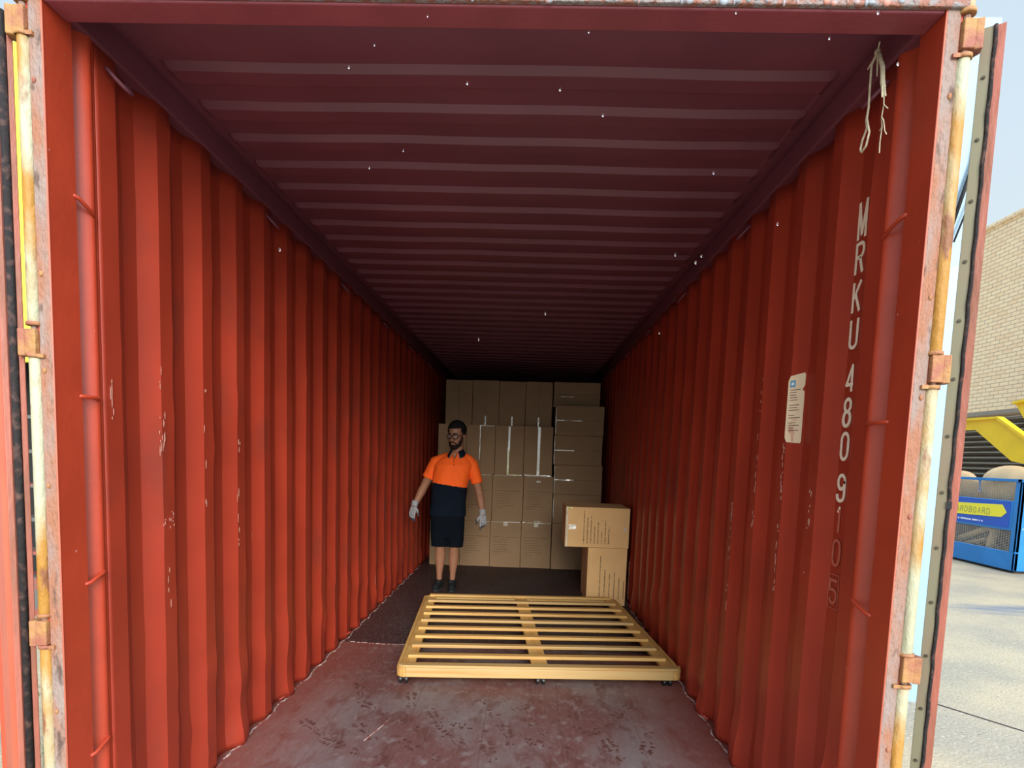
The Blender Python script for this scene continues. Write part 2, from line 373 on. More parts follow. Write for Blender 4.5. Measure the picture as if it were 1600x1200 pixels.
# corrugated side walls
PIT = 0.278
def wall_profile():
    """(y, outward depth) from the corner post to the back"""
    p = [(1.84, 0)]; k = 0
    y = 1.856
    while y < Y1-0.2:
        p += [(y+0.0, 0), (y+0.070, 0), (y+0.141, 0.036), (y+0.210, 0.036)]; y += PIT
    p += [(Y1, 0)]
    return p
def side_wall(s, name):
    bm = bmesh.new(); prof = wall_profile(); pts = []
    for (a, b) in zip(prof, prof[1:]):
        n = max(1, int((b[0]-a[0])/0.03)) if a[0] < 7 else 1
        for i in range(n): t = i/n; pts.append((a[0]+(b[0]-a[0])*t, a[1]+(b[1]-a[1])*t))
    pts.append(prof[-1])
    zs = [0.0]+[0.03*i for i in range(1, 20)]+[0.6+0.1*i for i in range(1, 20)]+[2.58]
    rows = []
    for z in zs:
        row = []
        for (y, d) in pts:
            low = max(0.0, 1-z/0.75)
            dent = 0.0
            if y > 1.9:
                q = noise.noise(Vector((y*5.0, z*4.0, s*7.0)))
                dent = 0.022*low*max(0, q-0.05)*2 + 0.003*noise.noise(Vector((y*2, z*1.6, s*3)))
                dent += 0.02*max(0, noise.noise(Vector((y*7, z*6.0, 9+s*5)))-0.32)
            row.append(bm.verts.new((s*(WI+d-dent), y, z)))
        rows.append(row)
    for a, b in zip(rows, rows[1:]):
        for i in range(len(pts)-1): bm.faces.new((a[i], a[i+1], b[i+1], b[i]))
    o = struct(name, bm, m_wall, 'inside of the %s corrugated red steel side wall' % name.split('_')[1], 'wall')
    for p in o.data.polygons: p.use_smooth = True
    o.data.set_sharp_from_angle(angle=math.radians(16))
    av = sum((p.normal.x*p.area for p in o.data.polygons))
    so = o.modifiers.new('sheet', 'SOLIDIFY'); so.thickness = 0.003; so.offset = 1 if av*s > 0 else -1
    return o
wl = side_wall(-1, 'wall_left'); wr = side_wall(1, 'wall_right')
bm = bmesh.new(); box(bm, -1.21, 1.21, Y1, Y1+0.03, -0.16, 2.7); struct('wall_back', bm, m_wall)

# roof: die-stamped cross ridges
bm = bmesh.new()
R0, RPIT = 2.060, 0.2209
ys = [(1.70, 0)]
k = -1
while R0+k*RPIT < Y1-0.2:
    y = R0+k*RPIT
    if k >= 0: ys += [(y-0.002, 0), (y+0.016, 1), (y+0.085, 1), (y+0.125, 0)]
    k += 1
ys.append((Y1, 0))
xs = [-1.19, -1.125, -1.115, -1.105, -1.095, -1.08]+[-1.06+0.106*i for i in range(21)]+[1.08, 1.09, 1.10, 1.107, 1.125, 1.19]
rows = []
for (y, d) in ys:
    row = []
    for x in xs:
        e = min(1, max(0, (1.115-abs(x))/0.035)); e = e*e*(3-2*e)
        sag = 0.006*math.sin(x*3.1+y*2.0)*noise.noise(Vector((x, y, 2)))+0.004*noise.noise(Vector((x*2, y*1.3, 5)))
        row.append(bm.verts.new((x, y, H-0.022*d*e+sag*(1 if abs(x) < 1.1 else 0))))
    rows.append(row)
for a, b in zip(rows, rows[1:]):
    for i in range(len(xs)-1): bm.faces.new((a[i], a[i+1], b[i+1], b[i]))
ce = struct('ceiling', bm, m_roof, 'red container roof sheet with pressed cross ridges, purple flare haze in its colour', 'ceiling')
so = ce.modifiers.new('sheet', 'SOLIDIFY'); so.thickness = 0.003; so.offset = 1 if sum(p.normal.z*p.area for p in ce.data.polygons) > 0 else -1
for p in ce.data.polygons: p.use_smooth = True
ce.data.set_sharp_from_angle(angle=math.radians(14))

# top side rails
for s, nm in ((-1, 'trim_1'), (1, 'trim_2')):
    bm = bmesh.new(); box(bm, min(s*1.160, s*1.219), max(s*1.160, s*1.219), Y0+0.1, Y1, 2.578, 2.70)
    struct(nm, bm, m_roof, 'top rail along the %s wall' % ('left' if s < 0 else 'right'), 'rail', bevel=0.006)
# bottom rails outside
for s, nm in ((-1, 'trim_3'), (1, 'trim_4')):
    bm = bmesh.new(); box(bm, min(s*1.209, s*1.219), max(s*1.209, s*1.219), Y0+0.1, Y1, -0.16, 0.02)
    struct(nm, bm, m_wall, 'bottom rail along the %s wall' % ('left' if s < 0 else 'right'), 'rail')

# header over the door opening: red underside, chipped front lip
bm = bmesh.new()
box(bm, -1.17, 1.17, 1.652, 1.735, 2.562, 2.70, 0)
box(bm, -1.22, 1.22, 1.635, 1.652, 2.566, 2.72, 1)
hd = struct('trim_5', bm, [m_head, m_headseal], 'steel header across the top of the door opening', 'door header', bevel=0.004)
bm = bmesh.new(); x = -1.1
while x < 1.12:
    w = random.uniform(0.004, 0.02); zc = 2.568+random.uniform(0, 0.014)
    if random.random() < 0.8: ell(bm, (x, 1.636, zc), (w*0.6, 0.006, random.uniform(0.004, 0.010)), seg=7, rings=5)
    x += w+random.uniform(0.0, 0.02)
m_chip = mat('flaked_blue_grey_paint', (0.26, 0.29, 0.33), 0.7, scale=25, col2=(0.45, 0.20, 0.15), thr=(0.42, 0.58))
o = obj('flaking_paint', bm, m_chip, hd); o['kind'] = 'stuff'; o['label'] = 'pale flaking paint'
# sill
bm = bmesh.new(); box(bm, -1.22, 1.22, 1.60, 1.65, -0.16, -0.004); struct('trim_6', bm, m_post, 'door sill of the container', 'sill', bevel=0.004)

# corner posts
def corner_post(s, nm):
    side = 'left' if s < 0 else 'right'
    k_ = 0.0 if s > 0 else -0.024
    prof = [(1.650, 0.0), (1.752, 0.0), (1.755, 0.006), (1.758, 0.030), (1.780+k_/3, 0.036), (1.800+k_, 0.030), (1.812+k_, 0.018), (1.822+k_, 0.007),
            (1.832+k_, -0.001), (1.841+k_, -0.004), (1.850+k_, -0.001), (1.854+k_, 0.004), (1.862, 0.004)]
    pts = [(s*(WI+d), y) for y, d in prof]+[(s*1.219, 1.86), (s*1.219, 1.650)]
    bm = bmesh.new(); prism(bm, pts, 2, -0.16, 2.70)
    o = struct(nm, bm, m_post, 'red corner post at the %s of the door opening' % side, 'corner post')
    for p in o.data.polygons: p.use_smooth = True
    o.data.set_sharp_from_angle(angle=math.radians(40))
    bm = bmesh.new(); box(bm, min(s*1.172, s*1.207), max(s*1.172, s*1.207), 1.6465, 1.652, -0.1, 2.69)
    st = obj('sealing_strip', bm, m_seal, o, bevel=0.006); st['label'] = 'weathered grey brown face the door seals against'
    bm = bmesh.new(); tube(bm, [(s*1.171, 1.649, -0.1), (s*1.171, 1.649, 2.6)], 0.0026, 6); obj('chipped_edge', bm, m_faded_ink, o)
    # lashing bars across the groove
    for z in (2.092, 1.540, 0.990, 0.449):
        dz = 0.014 if z > 1.6 else (0.0 if z > 1.2 else -0.012)
        bm = bmesh.new(); tube(bm, [(s*1.170, 1.746, z+dz), (s*1.165, 1.756, z+dz*.8), (s*1.162, 1.826+k_, z-dz*.7), (s*1.166, 1.840+k_, z-dz)], 0.0058, 10, round_ends=True)
        obj('lashing_bar', bm, m_post, o, smooth=True)
    # cream bars between the hinges
    zs = ((2.475, 1.725), (1.640, 0.905), (0.815, 0.12)) if s < 0 else ((2.455, 1.715), (1.628, 0.895), (0.808, 0.12))
    for za, zb in zs+((2.78, 2.56),):
        bm = bmesh.new(); tube(bm, [(s*1.2225, 1.652, zb), (s*1.2225, 1.652, za)], 0.0165, 14)
        b = obj('hinge_tube', bm, m_cream, o, bevel=0.003); b['label'] = 'cream painted rusting tube between hinges'
        bm = bmesh.new(); tube(bm, [(s*1.2225, 1.652, za-0.006), (s*1.2225, 1.652, za+0.004)], 0.021, 14)
        tube(bm, [(s*1.2225, 1.652, zb-0.004), (s*1.2225, 1.652, zb+0.006)], 0.021, 14)
        box(bm, min(s*1.19, s*1.22), max(s*1.19, s*1.22), 1.638, 1.648, za-0.006, za+0.004)
        obj('rust_collar', bm, m_hinge, o)
    bm = bmesh.new()
    for z in (2.36, 1.60, 1.28, 0.62, 1.86): ell(bm, (s*1.195, 1.646, z), (0.006, 0.004, 0.008), seg=8, rings=6)
    obj('strip_screws', bm, m_hinge, o)
    return o
pl = corner_post(-1, 'trim_7'); pr = corner_post(1, 'trim_8')

# lashing rings under the roof rails and at the floor
def ring_bm(c, r, th, tilt, s):
    bm = bmesh.new(); pts = []
    for k in range(15):
        a = PI*k/14; pts.append(Vector((s*(-math.sin(a)*r*0.9), math.cos(a)*r, -math.sin(a)*r*tilt)))
    tube(bm, [Vector(c)+p for p in pts], th, 8, round_ends=True); return bm
for s, w in ((-1, wl), (1, wr)):
    for y in (1.93, 3.03, 4.20, 5.37, 6.5, 7.7):
        obj('lashing_ring', ring_bm((s*1.165, y, 2.535), 0.042, 0.0065, 1.0, s), m_roof, w, smooth=True)
    for y in (3.16, 4.37, 5.55):
        obj('floor_lashing_ring', ring_bm((s*1.165, y, 0.035), 0.026, 0.005, -0.5, s), m_wall, w, smooth=True)
# ragged sealant where floor meets wall
for s in (-1, 1):
    bm = bmesh.new(); pr_ = wall_profile(); y = 1.9
    def dep(y):
        for a, b in zip(pr_, pr_[1:]):
            if a[0] <= y <= b[0] and b[0] > a[0]: return a[1]+(b[1]-a[1])*(y-a[0])/(b[0]-a[0])
        return 0
    pts, rr = [], []
    while y < 7.4:
        pts.append((s*(1.162+0.4*dep(y)+random.uniform(-.006, .004)), y, 0.0)); rr.append(random.uniform(0.002, 0.007)); y += 0.02
    tube(bm, pts, rr, 5)
    obj('floor_sealant', bm, m_sealant, floor)

# ---- container number, stencilled down the first recess of the right wall
def arc(cx, cy, rx, ry, a0, a1, n=8):
    return [(cx+rx*math.cos(math.radians(a0+(a1-a0)*i/n)), cy+ry*math.sin(math.radians(a0+(a1-a0)*i/n))) for i in range(n+1)]
def oval(x0, x1, y0, y1, rr=0.5):
    cx = (x0+x1)/2; rx = (x1-x0)/2; ry = min(rx*0.55, (y1-y0)/2)
    return arc(cx, y1-ry, rx, ry, 0, 180)+arc(cx, y0+ry, rx, ry, 180, 360)+[(x1, y1-ry)]
GL = {
 'M': [[(0, 0), (0, 1)], [(0, 1), (.5, .12), (1, 1)], [(1, 1), (1, 0)]],
 'R': [[(0, 0), (0, 1), (.6, 1)]+arc(.6, .77, .4, .23, 90, -90)+[(0, .54)], [(.55, .54), (1, 0)]],
 'K': [[(0, 0), (0, 1)], [(1, 1), (0, .42)], [(.32, .6), (1, 0)]],
 'U': [[(0, 1), (0, .2)]+arc(.5, .2, .5, .2, 180, 360)+[(1, 1)]],
 '4': [[(.8, 0), (.8, 1), (0, .28), (1, .28)]],
 '8': [oval(.06, .94, .54, 1), oval(0, 1, 0, .54)],
 '0': [oval(0, 1, 0, 1)],
 '9': [oval(0, 1, .46, 1), [(1, .8), (1, .2)]+arc(.5, .2, .5, .2, 0, -180)+[(0, .26)]],
 '1': [[(.2, .8), (.55, 1), (.55, 0)]],
 '5': [[(1, 1), (0, 1), (0, .55), (.5, .6)]+arc(.5, .3, .5, .3, 90, -160)],
 'C': [arc(.5, .7, .5, .3, 20, 180)+arc(.5, .3, .5, .3, 180, 340)],
 'A': [[(0, 0), (.5, 1), (1, 0)], [(.2, .35), (.8, .35)]],
 'D': [[(0, 0), (0, 1), (.45, 1)]+arc(.45, .5, .55, .5, 90, -90)+[(0, 0)]],
 'B': [[(0, 0), (0, 1), (.55, 1)]+arc(.55, .76, .38, .24, 90, -90)+[(0, .52)], [(.55, .52)]+arc(.55, .26, .45, .26, 90, -90)+[(0, 0)]],
 'O': [arc(.5, .5, .5, .5, 0, 360, 20)],
 'box': [[(0, 0), (0, 1), (1, 1), (1, 0), (0, 0)]],
}
def stroke(bm, org, U, V, N_, w, h, th, ch, t=0.0007, mi=0, sel=None):
    t0 = t
    """thin raised lettering; U,V in-plane directions, N_ towards the viewer"""
    W3 = lambda x, y, z: org+U*x+V*y+N_*z
    for path in GL[ch]:
        P = [Vector((a*(w-th)+th/2, b*(h-th)+th/2)) for a, b in path]
        for a, b in zip(P, P[1:]):
            d = b-a
            if d.length < 1e-6: continue
            n = Vector((-d.y, d.x)).normalized()*th/2
            v = [bm.verts.new(W3(q.x, q.y, z)) for z in (0, t) for q in (a+n, b+n, b-n, a-n)]
            m_ = mi if sel is None else sel((a+b)/2)
            t += 0.00004
            for q in ((0, 1, 2, 3), (7, 6, 5, 4), (0, 4, 5, 1), (1, 5, 6, 2), (2, 6, 7, 3), (3, 7, 4, 0)):
                bm.faces.new([v[i] for i in q]).material_index = m_
        for a in P[1:-1]:
            t += 0.00004
            r = [bm.verts.new(W3(a.x+math.cos(k*PI/5)*th/2, a.y+math.sin(k*PI/5)*th/2, t)) for k in range(10)]
            bm.faces.new(r).material_index = mi if sel is None else sel(a)
U, V, N_ = Vector((0, -1, 0)), Vector((0, 0, 1)), Vector((-1, 0, 0))
nums = [('M', 2.270, 2.140, 0), ('R', 2.137, 2.030, 0), ('K', 2.016, 1.908, 0), ('U', 1.896, 1.793, 0), ('4', 1.746, 1.650, 2), ('8', 1.638, 1.538, 0),
        ('0', 1.526, 1.428, 0), ('9', 1.387, 1.289, 0), ('1', 1.277, 1.183, 3), ('0', 1.167, 1.071, 1), ('5', 1.030, 0.942, 1), ('box', 1.046, 0.928, 4)]
for ch, za, zb, md in nums:
    bm = bmesh.new(); h = za-zb; w = 0.054 if ch not in ('1', '4') else (0.040 if ch == '1' else 0.052); th = 0.0115
    sel = None; mi = 0
    if md == 1: mi = 1; th = 0.0105
    if md == 2: sel = lambda p, w=w, h=h: 1 if (p.y < h*0.30 and p.x > w*.3) else 0
    if md == 3: sel = lambda p, h=h: 0 if p.y > h*0.7 else 1
    if md == 4: mi = 1; th = 0.0025; w = 0.066
    stroke(bm, Vector((1.2035, 2.031+w/2, zb)), U, V, N_, w, h, th, ch, mi=mi, sel=sel, t=0.001)
    for v in bm.verts: v.co.y += (v.co.z-1.6)*0.006
    o = obj('number_frame' if ch == 'box' else 'stencilled_character', bm, [m_cream_ink, m_faded_ink], wr)
    o['label'] = 'thin faded box round the last digit' if ch == 'box' else ('faded red ' if md == 1 else 'cream ')+'painted character '+ch
# worn sticker further in on the right wall
m_stick = mat('worn_cream_sticker', (0.85, 0.68, 0.46), 0.6, scale=4.5, col2=(0.50, 0.11, 0.07), thr=(0.60, 0.70), stretch=(1, 3, 1.6))
p0, p1 = Vector((1.2035, 2.350, 0)), Vector((1.1685, 2.420, 0)); ud = (p0-p1).normalized()   # across the slope that faces the door
nd = Vector((-ud.y, ud.x, 0)); nd = nd if nd.x < 0 else -nd
bm = bmesh.new()
oo = p1+nd*0.0040
lay = [(x*0.077, z+0.06*x*(z-0.4)) for x, z in ((0.12, 0), (0.95, 0), (1, .03), (1, .97), (0.95, 1), (0.12, 1), (0, .93), (0, .07))]
a = [bm.verts.new(oo+ud*x+Vector((0, 0, 1.500+z*0.255))) for x, z in lay]
b = [bm.verts.new(v.co-nd*0.0012) for v in a]
bm.faces.new(a); bm.faces.new(list(reversed(b)))
for i in range(8): bm.faces.new((a[i], b[i], b[(i+1) % 8], a[(i+1) % 8]))
stk = obj('sticker', bm, m_stick, wr); stk['label'] = 'torn cream sticker with a small blue emblem'
bm = bmesh.new()
for i in range(17):
    if i in (5, 9, 12): continue
    w = random.uniform(0.025, 0.055); z = 1.535+0.165-i*0.0098
    v = [bm.verts.new(oo+nd*0.0008+ud*x+Vector((0, 0, zz))) for x, zz in ((.012, z), (.012+w, z), (.012+w, z+.0022), (.012, z+.0022))]
    bm.faces.new(v)
obj('fine_print', bm, m_dark, stk)
bm = bmesh.new(); q = oo+nd*0.0009
v = [bm.verts.new(q+ud*x+Vector((0, 0, z))) for x, z in ((.010, 1.712), (.034, 1.712), (.034, 1.738), (.010, 1.738))]; bm.faces.new(v)
st7 = []
for k in range(14):
    r = 0.0095 if k % 2 == 0 else 0.0045; a_ = PI/2+2*PI*k/14
    st7.append(bm.verts.new(q+nd*0.0006+ud*(.022+r*math.cos(a_))+Vector((0, 0, 1.725+r*math.sin(a_)))))
f = bm.faces.new(st7); f.material_index = 1
m_emb = mat('emblem_blue', (0.10, 0.36, 0.55), 0.5)
obj('emblem', bm, [m_emb, m_white], stk)
# scuffs on the left wall
m_scuff = mat('bare_scuff', (0.48, 0.25, 0.19), 0.6, var=0.15, scale=40)
for (y, z0, z1, wd, n) in ((2.136, 1.36, 1.68, 0.016, 46), (2.16, 1.10, 1.16, 0.035, 30), (1.875, 1.48, 1.60, 0.006, 16), (2.165, 0.70, 0.95, 0.012, 12), (2.70, 0.95, 1.5, 0.012, 24), (2.42, 1.0, 1.7, 0.008, 16)):
    bm = bmesh.new()
    for i in range(max(4, n*2//5)):
        zz = random.uniform(z0, z1); yy = y+random.uniform(-wd, wd); l = random.uniform(0.006, 0.05) if wd < 0.03 else random.uniform(0.004, 0.02)
        d = 0 if 2.13 < yy < 2.21 or 1.85 < yy < 1.93 or 2.41 < yy < 2.485 or 2.69 < yy < 2.76 else 0.004
        ell(bm, (-WI+0.002-d*0.6, yy, zz), (0.0012, random.uniform(0.0005, 0.0016), l/2), seg=6, rings=4)
    o = obj('scuff_mark', bm, m_scuff, wl); o['kind'] = 'stuff'; o['label'] = 'pale scraped paint'
for (y, z0, z1, n) in ((2.425, 0.9, 1.5, 30), (2.17, 1.0, 1.4, 10), (2.70, 1.1, 1.8, 16), (2.98, 0.5, 1.3, 20)):
    bm = bmesh.new()
    for i in range(n):
        ell(bm, (WI-0.001, y+random.uniform(-.006, .010), random.uniform(z0, z1)), (0.0012, random.uniform(0.0008, 0.002), random.uniform(.003, .018)), seg=6, rings=4)
    o = obj('scuff_mark', bm, m_scuff, wr); o['kind'] = 'stuff'; o['label'] = 'pale scraped paint'

# ---- door leaves swung open past the posts
def door_leaf(s, nm, ang, label):
    """local: +X along the leaf away from the hinge, +Y from container side to inner-face side, origin at the hinge-side edge corner"""
    base = Vector((s*(1.271 if s > 0 else 1.262), 1.660, 0))
    d = Vector((s*math.sin(ang), math.cos(ang), 0)); n = Vector((s*math.cos(ang), -math.sin(ang), 0))
    Mx = Matrix(((d.x, n.x, 0, base.x), (d.y, n.y, 0, base.y), (0, 0, 1, 0), (0, 0, 0, 1)))
    bm = bmesh.new(); th = 0.048 if s > 0 else 0.062
    L_ = 1.14
    prof = [(0.0, th), (0.0, 0.030), (0.006, 0.026), (0.006, 0.0), (0.05, 0.0), (0.05, 0.012)]
    x = 0.10
    while x < L_-0.12:
        prof += [(x, 0.012), (x+0.04, 0.032), (x+0.10, 0.032), (x+0.14, 0.012)]; x += 0.25
    prof += [(L_-.05, 0.012), (L_-0.05, 0.0), (L_, 0.0), (L_, th)]
    prof += [(L_-0.05, th), (L_-0.05, th-0.012), (0.05, th-0.012), (0.05, th)]
    verts = [[bm.verts.new(Mx @ Vector((px, py, z))) for px, py in prof] for z in (-0.02, 2.53)]
    N = len(prof)
    for i in range(N): bm.faces.new((verts[0][i], verts[0][(i+1) % N], verts[1][(i+1) % N], verts[1][i]))
    bm.faces.new(verts[0]); bm.faces.new(verts[1])
    o = struct(nm, bm, m_door if s > 0 else m_door2, label, 'container door')
    if s > 0:
        bm = bmesh.new(); box(bm, -0.003, 0.006, -0.001, 0.0235, 0.0, 2.53, 0, Mx)
        rs = obj('seal_retainer', bm, m_alu, o, bevel=0.001); rs['label'] = 'dull olive strip with a row of rivets'
        bm = bmesh.new(); pts = []
        for i in range(60):
            z = i*2.53/59; pts.append(Mx @ Vector((-0.003+0.0012*math.sin(i*1.7), 0.0275+0.0012*math.sin(i*2.3), z)))
        tube(bm, pts, 0.0050, 7); obj('rubber_seal', bm, m_rubber, o, smooth=True)
        z = 0.136
        while z < 2.55:
            bm = bmesh.new()
            c = Mx @ Vector((-0.0045, 0.011, z)); q = Mx @ Vector((-0.001, 0.011, z)); e = Mx @ Vector((-0.0075, 0.011, z))
            tube(bm, [q, c], 0.0050, 12); tube(bm, [c, e], 0.0028, 10)
            obj('rivet', bm, m_steel, rs, smooth=False); z += 0.1515
        # notch clip
        bm = bmesh.new(); box(bm, -0.008, 0.002, 0.023, 0.035, 1.305, 1.325, 0, Mx); obj('clip', bm, m_black, o)
    else:
        bm = bmesh.new(); box(bm, -0.004, 0.006, -0.001, 0.013, 0.0, 2.53, 0, Mx)
        e1 = obj('edge_flange', bm, m_door, o, bevel=0.002)
        bm = bmesh.new(); tube(bm, [Mx @ Vector((-0.003, 0.0235, 0)), Mx @ Vector((-0.003, 0.0235, 2.53))], 0.010, 10)
        obj('rubber_seal', bm, m_rubber, o, smooth=True)
        bm = bmesh.new(); box(bm, -0.005, 0.004, 0.035, 0.050, 0.0, 2.53, 0, Mx); obj('edge_flange', bm, m_door, o, bevel=0.002)
    # hinges reach from door to post
    for z in (2.505, 1.675, 0.855, 0.07):
        bm = bmesh.new(); hs = s
        box(bm, min(hs*1.209, hs*1.240), max(hs*1.209, hs*1.240), 1.634, 1.666, z-0.036, z+0.036)
        prism(bm, [(hs*1.238, 1.636), (hs*1.256, 1.630), (hs*1.2665, 1.655), (hs*1.256, 1.680), (hs*1.238, 1.676)], 2, z-0.038, z+0.036)
        h = obj('hinge', bm, m_hinge, o, bevel=0.003); h['label'] = 'rust stained yellow brown hinge block'
        bm = bmesh.new(); tube(bm, [(hs*1.222, 1.650, z-0.05), (hs*1.222, 1.650, z+0.048)], 0.009, 10); obj('hinge_pin', bm, m_seal, h)
    return o
d1 = door_leaf(-1, 'door_1', math.radians(44), 'left container door swung wide open, seen edge on')
d2 = door_leaf(1, 'door_2', math.radians(34.8), 'right container door swung wide open, seen edge on with riveted strip')

# ================================================================== BED BASE
BW, BL = 1.78, 1.905
bed = thing('slatted_bed_base', (0.20, 4.526, 0), 'pale pine slatted double bed base on black castors lying on the container floor', 'bed base', rotz=math.radians(4.7))
zt = 0.112
def rrect(hx, hy, r, n=6):
    p = []
    for cx, cy, a0 in ((hx-r, hy-r, 0), (-hx+r, hy-r, 90), (-hx+r, -hy+r, 180), (hx-r, -hy+r, 270)):
        p += [(cx+r*math.cos(math.radians(a0+90*i/n)), cy+r*math.sin(math.radians(a0+90*i/n))) for i in range(n+1)]
    return p
def rim_piece(y0, y1, x0, x1, z0, z1):
    bm = bmesh.new(); box(bm, x0, x1, y0, y1, z0, z1); return bm
hx, hy = BW/2, BL/2; t = 0.022; r = 0.06
obj('front_rail', rim_piece(-hy, -hy+t, -hx+r, hx-r, 0.046, zt-0.008), m_pine_f, bed, bevel=0.004)
obj('back_rail', rim_piece(hy-t, hy, -hx+r, hx-r, 0.046, zt-0.008), m_pine, bed, bevel=0.004)
for s in (-1, 1):
    bm = bmesh.new(); box(bm, s*hx-(t if s > 0 else 0), s*hx+(t if s < 0 else 0), -hy+r, hy-r, 0.046, zt-0.008); obj('side_rail', bm, m_pine_l, bed, bevel=0.004)
for sx in (-1, 1):
    for sy in (-1, 1):
        bm = bmesh.new(); cx, cy = sx*(hx-r), sy*(hy-r); A = []
        for i in range(9):
            a = PI/2*i/8; A.append((cx+sx*r*math.cos(a), cy+sy*r*math.sin(a)))
        B = [(cx+sx*(r-t)*math.cos(PI/2*i/8), cy+sy*(r-t)*math.sin(PI/2*i/8)) for i in range(8, -1, -1)]
        prism(bm, A+B, 2, 0.046, zt-0.008); obj('rounded_corner', bm, m_pine_l, bed, bevel=0.002)
# top front and back boards, inner ledges, centre board
bm = bmesh.new()
pp = [(-hx+0.004, -hy+0.075), (-hx+0.004, -hy+r)]
pp = [(hx-0.006, -hy+0.062)]+[(hx-r+(r-.004)*math.cos(math.radians(a)), -hy+r+(r-.004)*math.sin(math.radians(a))) for a in range(0, -91, -15)] \
    + [(-hx+r+(r-.004)*math.cos(math.radians(a)), -hy+r+(r-.004)*math.sin(math.radians(a))) for a in range(-90, -181, -15)]+[(-hx+0.006, -hy+0.062)]
prism(bm, pp, 2, zt-0.0075, zt+0.008); obj('front_board', bm, m_pine_f, bed, bevel=0.003)
for s in (-1, 1):
    bm = bmesh.new(); x0 = s*(hx-t-0.001); x1 = s*(hx-t-0.085); box(bm, min(x0, x1), max(x0, x1), -hy+0.08, hy-t-.002, zt-0.032, zt-0.012); obj('ledge_board', bm, m_pine_l, bed, bevel=0.002)
bm = bmesh.new(); box(bm, -0.052, 0.052, -hy+0.08, hy-t-.002, zt-0.032, zt-0.012); obj('centre_board', bm, m_pine_l, bed, bevel=0.002)
for i in range(9):
    y = -hy+0.215+i*0.2075
    bm = bmesh.new(); box(bm, -hx+0.052, hx-0.052, y-0.025, y+0.025, zt-0.0115, zt+0.010, 0)
    if i % 3 == 1: m_ = m_pine_f
    else: m_ = m_pine
    o = obj('slat', bm, m_, bed, bevel=0.004)
castor0 = None
for cx in (-hx+0.045, 0, hx-0.09):
    for cy in (-hy+0.032, 0, hy-0.05):
        if castor0 is None:
            bm = bmesh.new(); tube(bm, [(0, 0, 0.036), (0, 0, 0.0455)], 0.018, 12); box(bm, -0.021, 0.021, -0.006, 0.026, 0.024, 0.044)
            castor0 = obj('castor', bm, m_black, bed, bevel=0.003); castor0['label'] = 'black castor'
            bm = bmesh.new()
            for sx in (-1, 1): tube(bm, [(sx*0.008, 0.004, 0.0245), (sx*0.027, 0.004, 0.0245)], 0.0243, 16)
            obj('wheel', bm, m_black, castor0, bevel=0.002); c = castor0
        else: c = copy_tree(castor0, bed)
        c.location = (cx, cy, 0)

# ================================================================== CARTONS
m_ink2 = mat('faint_print', (0.20, 0.12, 0.065), 0.9)
def text_bars(bm, x0, z0, rows, lens, lh, y, vertical=False, thick=0.0042, flipx=1):
    """rows of unreadable small print on a face looking to -y"""
    for i in range(rows):
        L_ = lens[i % len(lens)]; c = 0.0
        while c < L_:
            w = random.uniform(0.006, 0.013); g = 0.003 if random.random() < 0.8 else 0.010
            hgt = random.uniform(0.006, 0.010)
            if not vertical: q = (x0+c, x0+c+w, z0-i*lh-hgt/2, z0-i*lh+hgt/2)
            else: q = (x0+i*lh-hgt/2, x0+i*lh+hgt/2, z0+c, z0+c+w)
            v = [bm.verts.new((a, y, b)) for a, b in ((q[0], q[2]), (q[1], q[2]), (q[1], q[3]), (q[0], q[3]))]
            bm.faces.new(v); c += w+g
def carton(x0, x1, y0, dy, z0, z1, label, group, mt=m_card, seam=None, tape=None, text=None, rotz=0, name='cardboard_box'):
    cx = (x0+x1)/2; w = (x1-x0)/2-0.0025
    t = thing(name, (cx, y0, z0), label, 'cardboard box', group, rotz)
    h = z1-z0; bm = bmesh.new()
    box(bm, -w, w, 0, dy, 0.0, h-0.002)
    bmesh.ops.subdivide_edges(bm, edges=bm.edges[:], cuts=3, use_grid_fill=True)
    sd = random.random()*50
    for v in bm.verts:
        q = noise.noise(v.co*3+Vector((sd, 0, 0)))
        if v.co.y < 0.001: v.co.y -= 0.004*(1-abs(v.co.x/w)**2)*(1-abs(2*v.co.z/h-1)**2)*(1+q)
        if 0.01 < v.co.z < h-0.01 or v.co.z > h-.01: v.co.x += 0.0015*q
    b = obj('carton_body', bm, mt, t, bevel=0.003)
    fy = -0.0085
    if seam == 'v' or seam == 'h':
        bm = bmesh.new()
        if seam == 'v': box(bm, -0.0012, 0.0012, fy+0.003, 0.004, 0.004, h-0.006)
        else: box(bm, -w+0.004, w-0.004, fy+0.003, 0.004, h/2-0.0012, h/2+0.0012)
        obj('flap_seam', bm, m_ink, t)
    if tape:
        for (a0, a1, b0, b1, mm) in tape:
            bm = bmesh.new(); n = 8; vs = []
            for i in range(n+1):
                for j in (0, 1):
                    f = i/n
                    if (a1-a0) > (b1-b0): x, z = a0+(a1-a0)*f, (b0, b1)[j]+random.uniform(-.001, .001)
                    else: x, z = (a0, a1)[j]+random.uniform(-.001, .001), b0+(b1-b0)*f
                    vs.append(bm.verts.new((-w+2*w*x if True else x, fy-0.001+random.uniform(-.001, .001), z*h)))
            for i in range(n): bm.faces.new((vs[2*i], vs[2*i+1], vs[2*i+3], vs[2*i+2]))
            tp = obj('packing_tape', bm, mm, t); sl = tp.modifiers.new('s', 'SOLIDIFY'); sl.thickness = 0.001
    if text:
        bm = bmesh.new(); text(bm, w, h, fy-0.0005); obj('printed_text', bm, m_ink2, t)
    return t
def txt_std(bm, w, h, y):
    text_bars(bm, -w*0.78, h*0.66, 1, [w*1.6], 0.02, y)
    text_bars(bm, -w*0.78, h*0.60, 7, [w*.9, w*.85, w*.95, w*.85, w*.9, w*1.2, w*.5], h*0.052, y)
ROW = ['bottom', 'second', 'third', 'top']
YF = 7.49
TB = lambda *a: list(a)
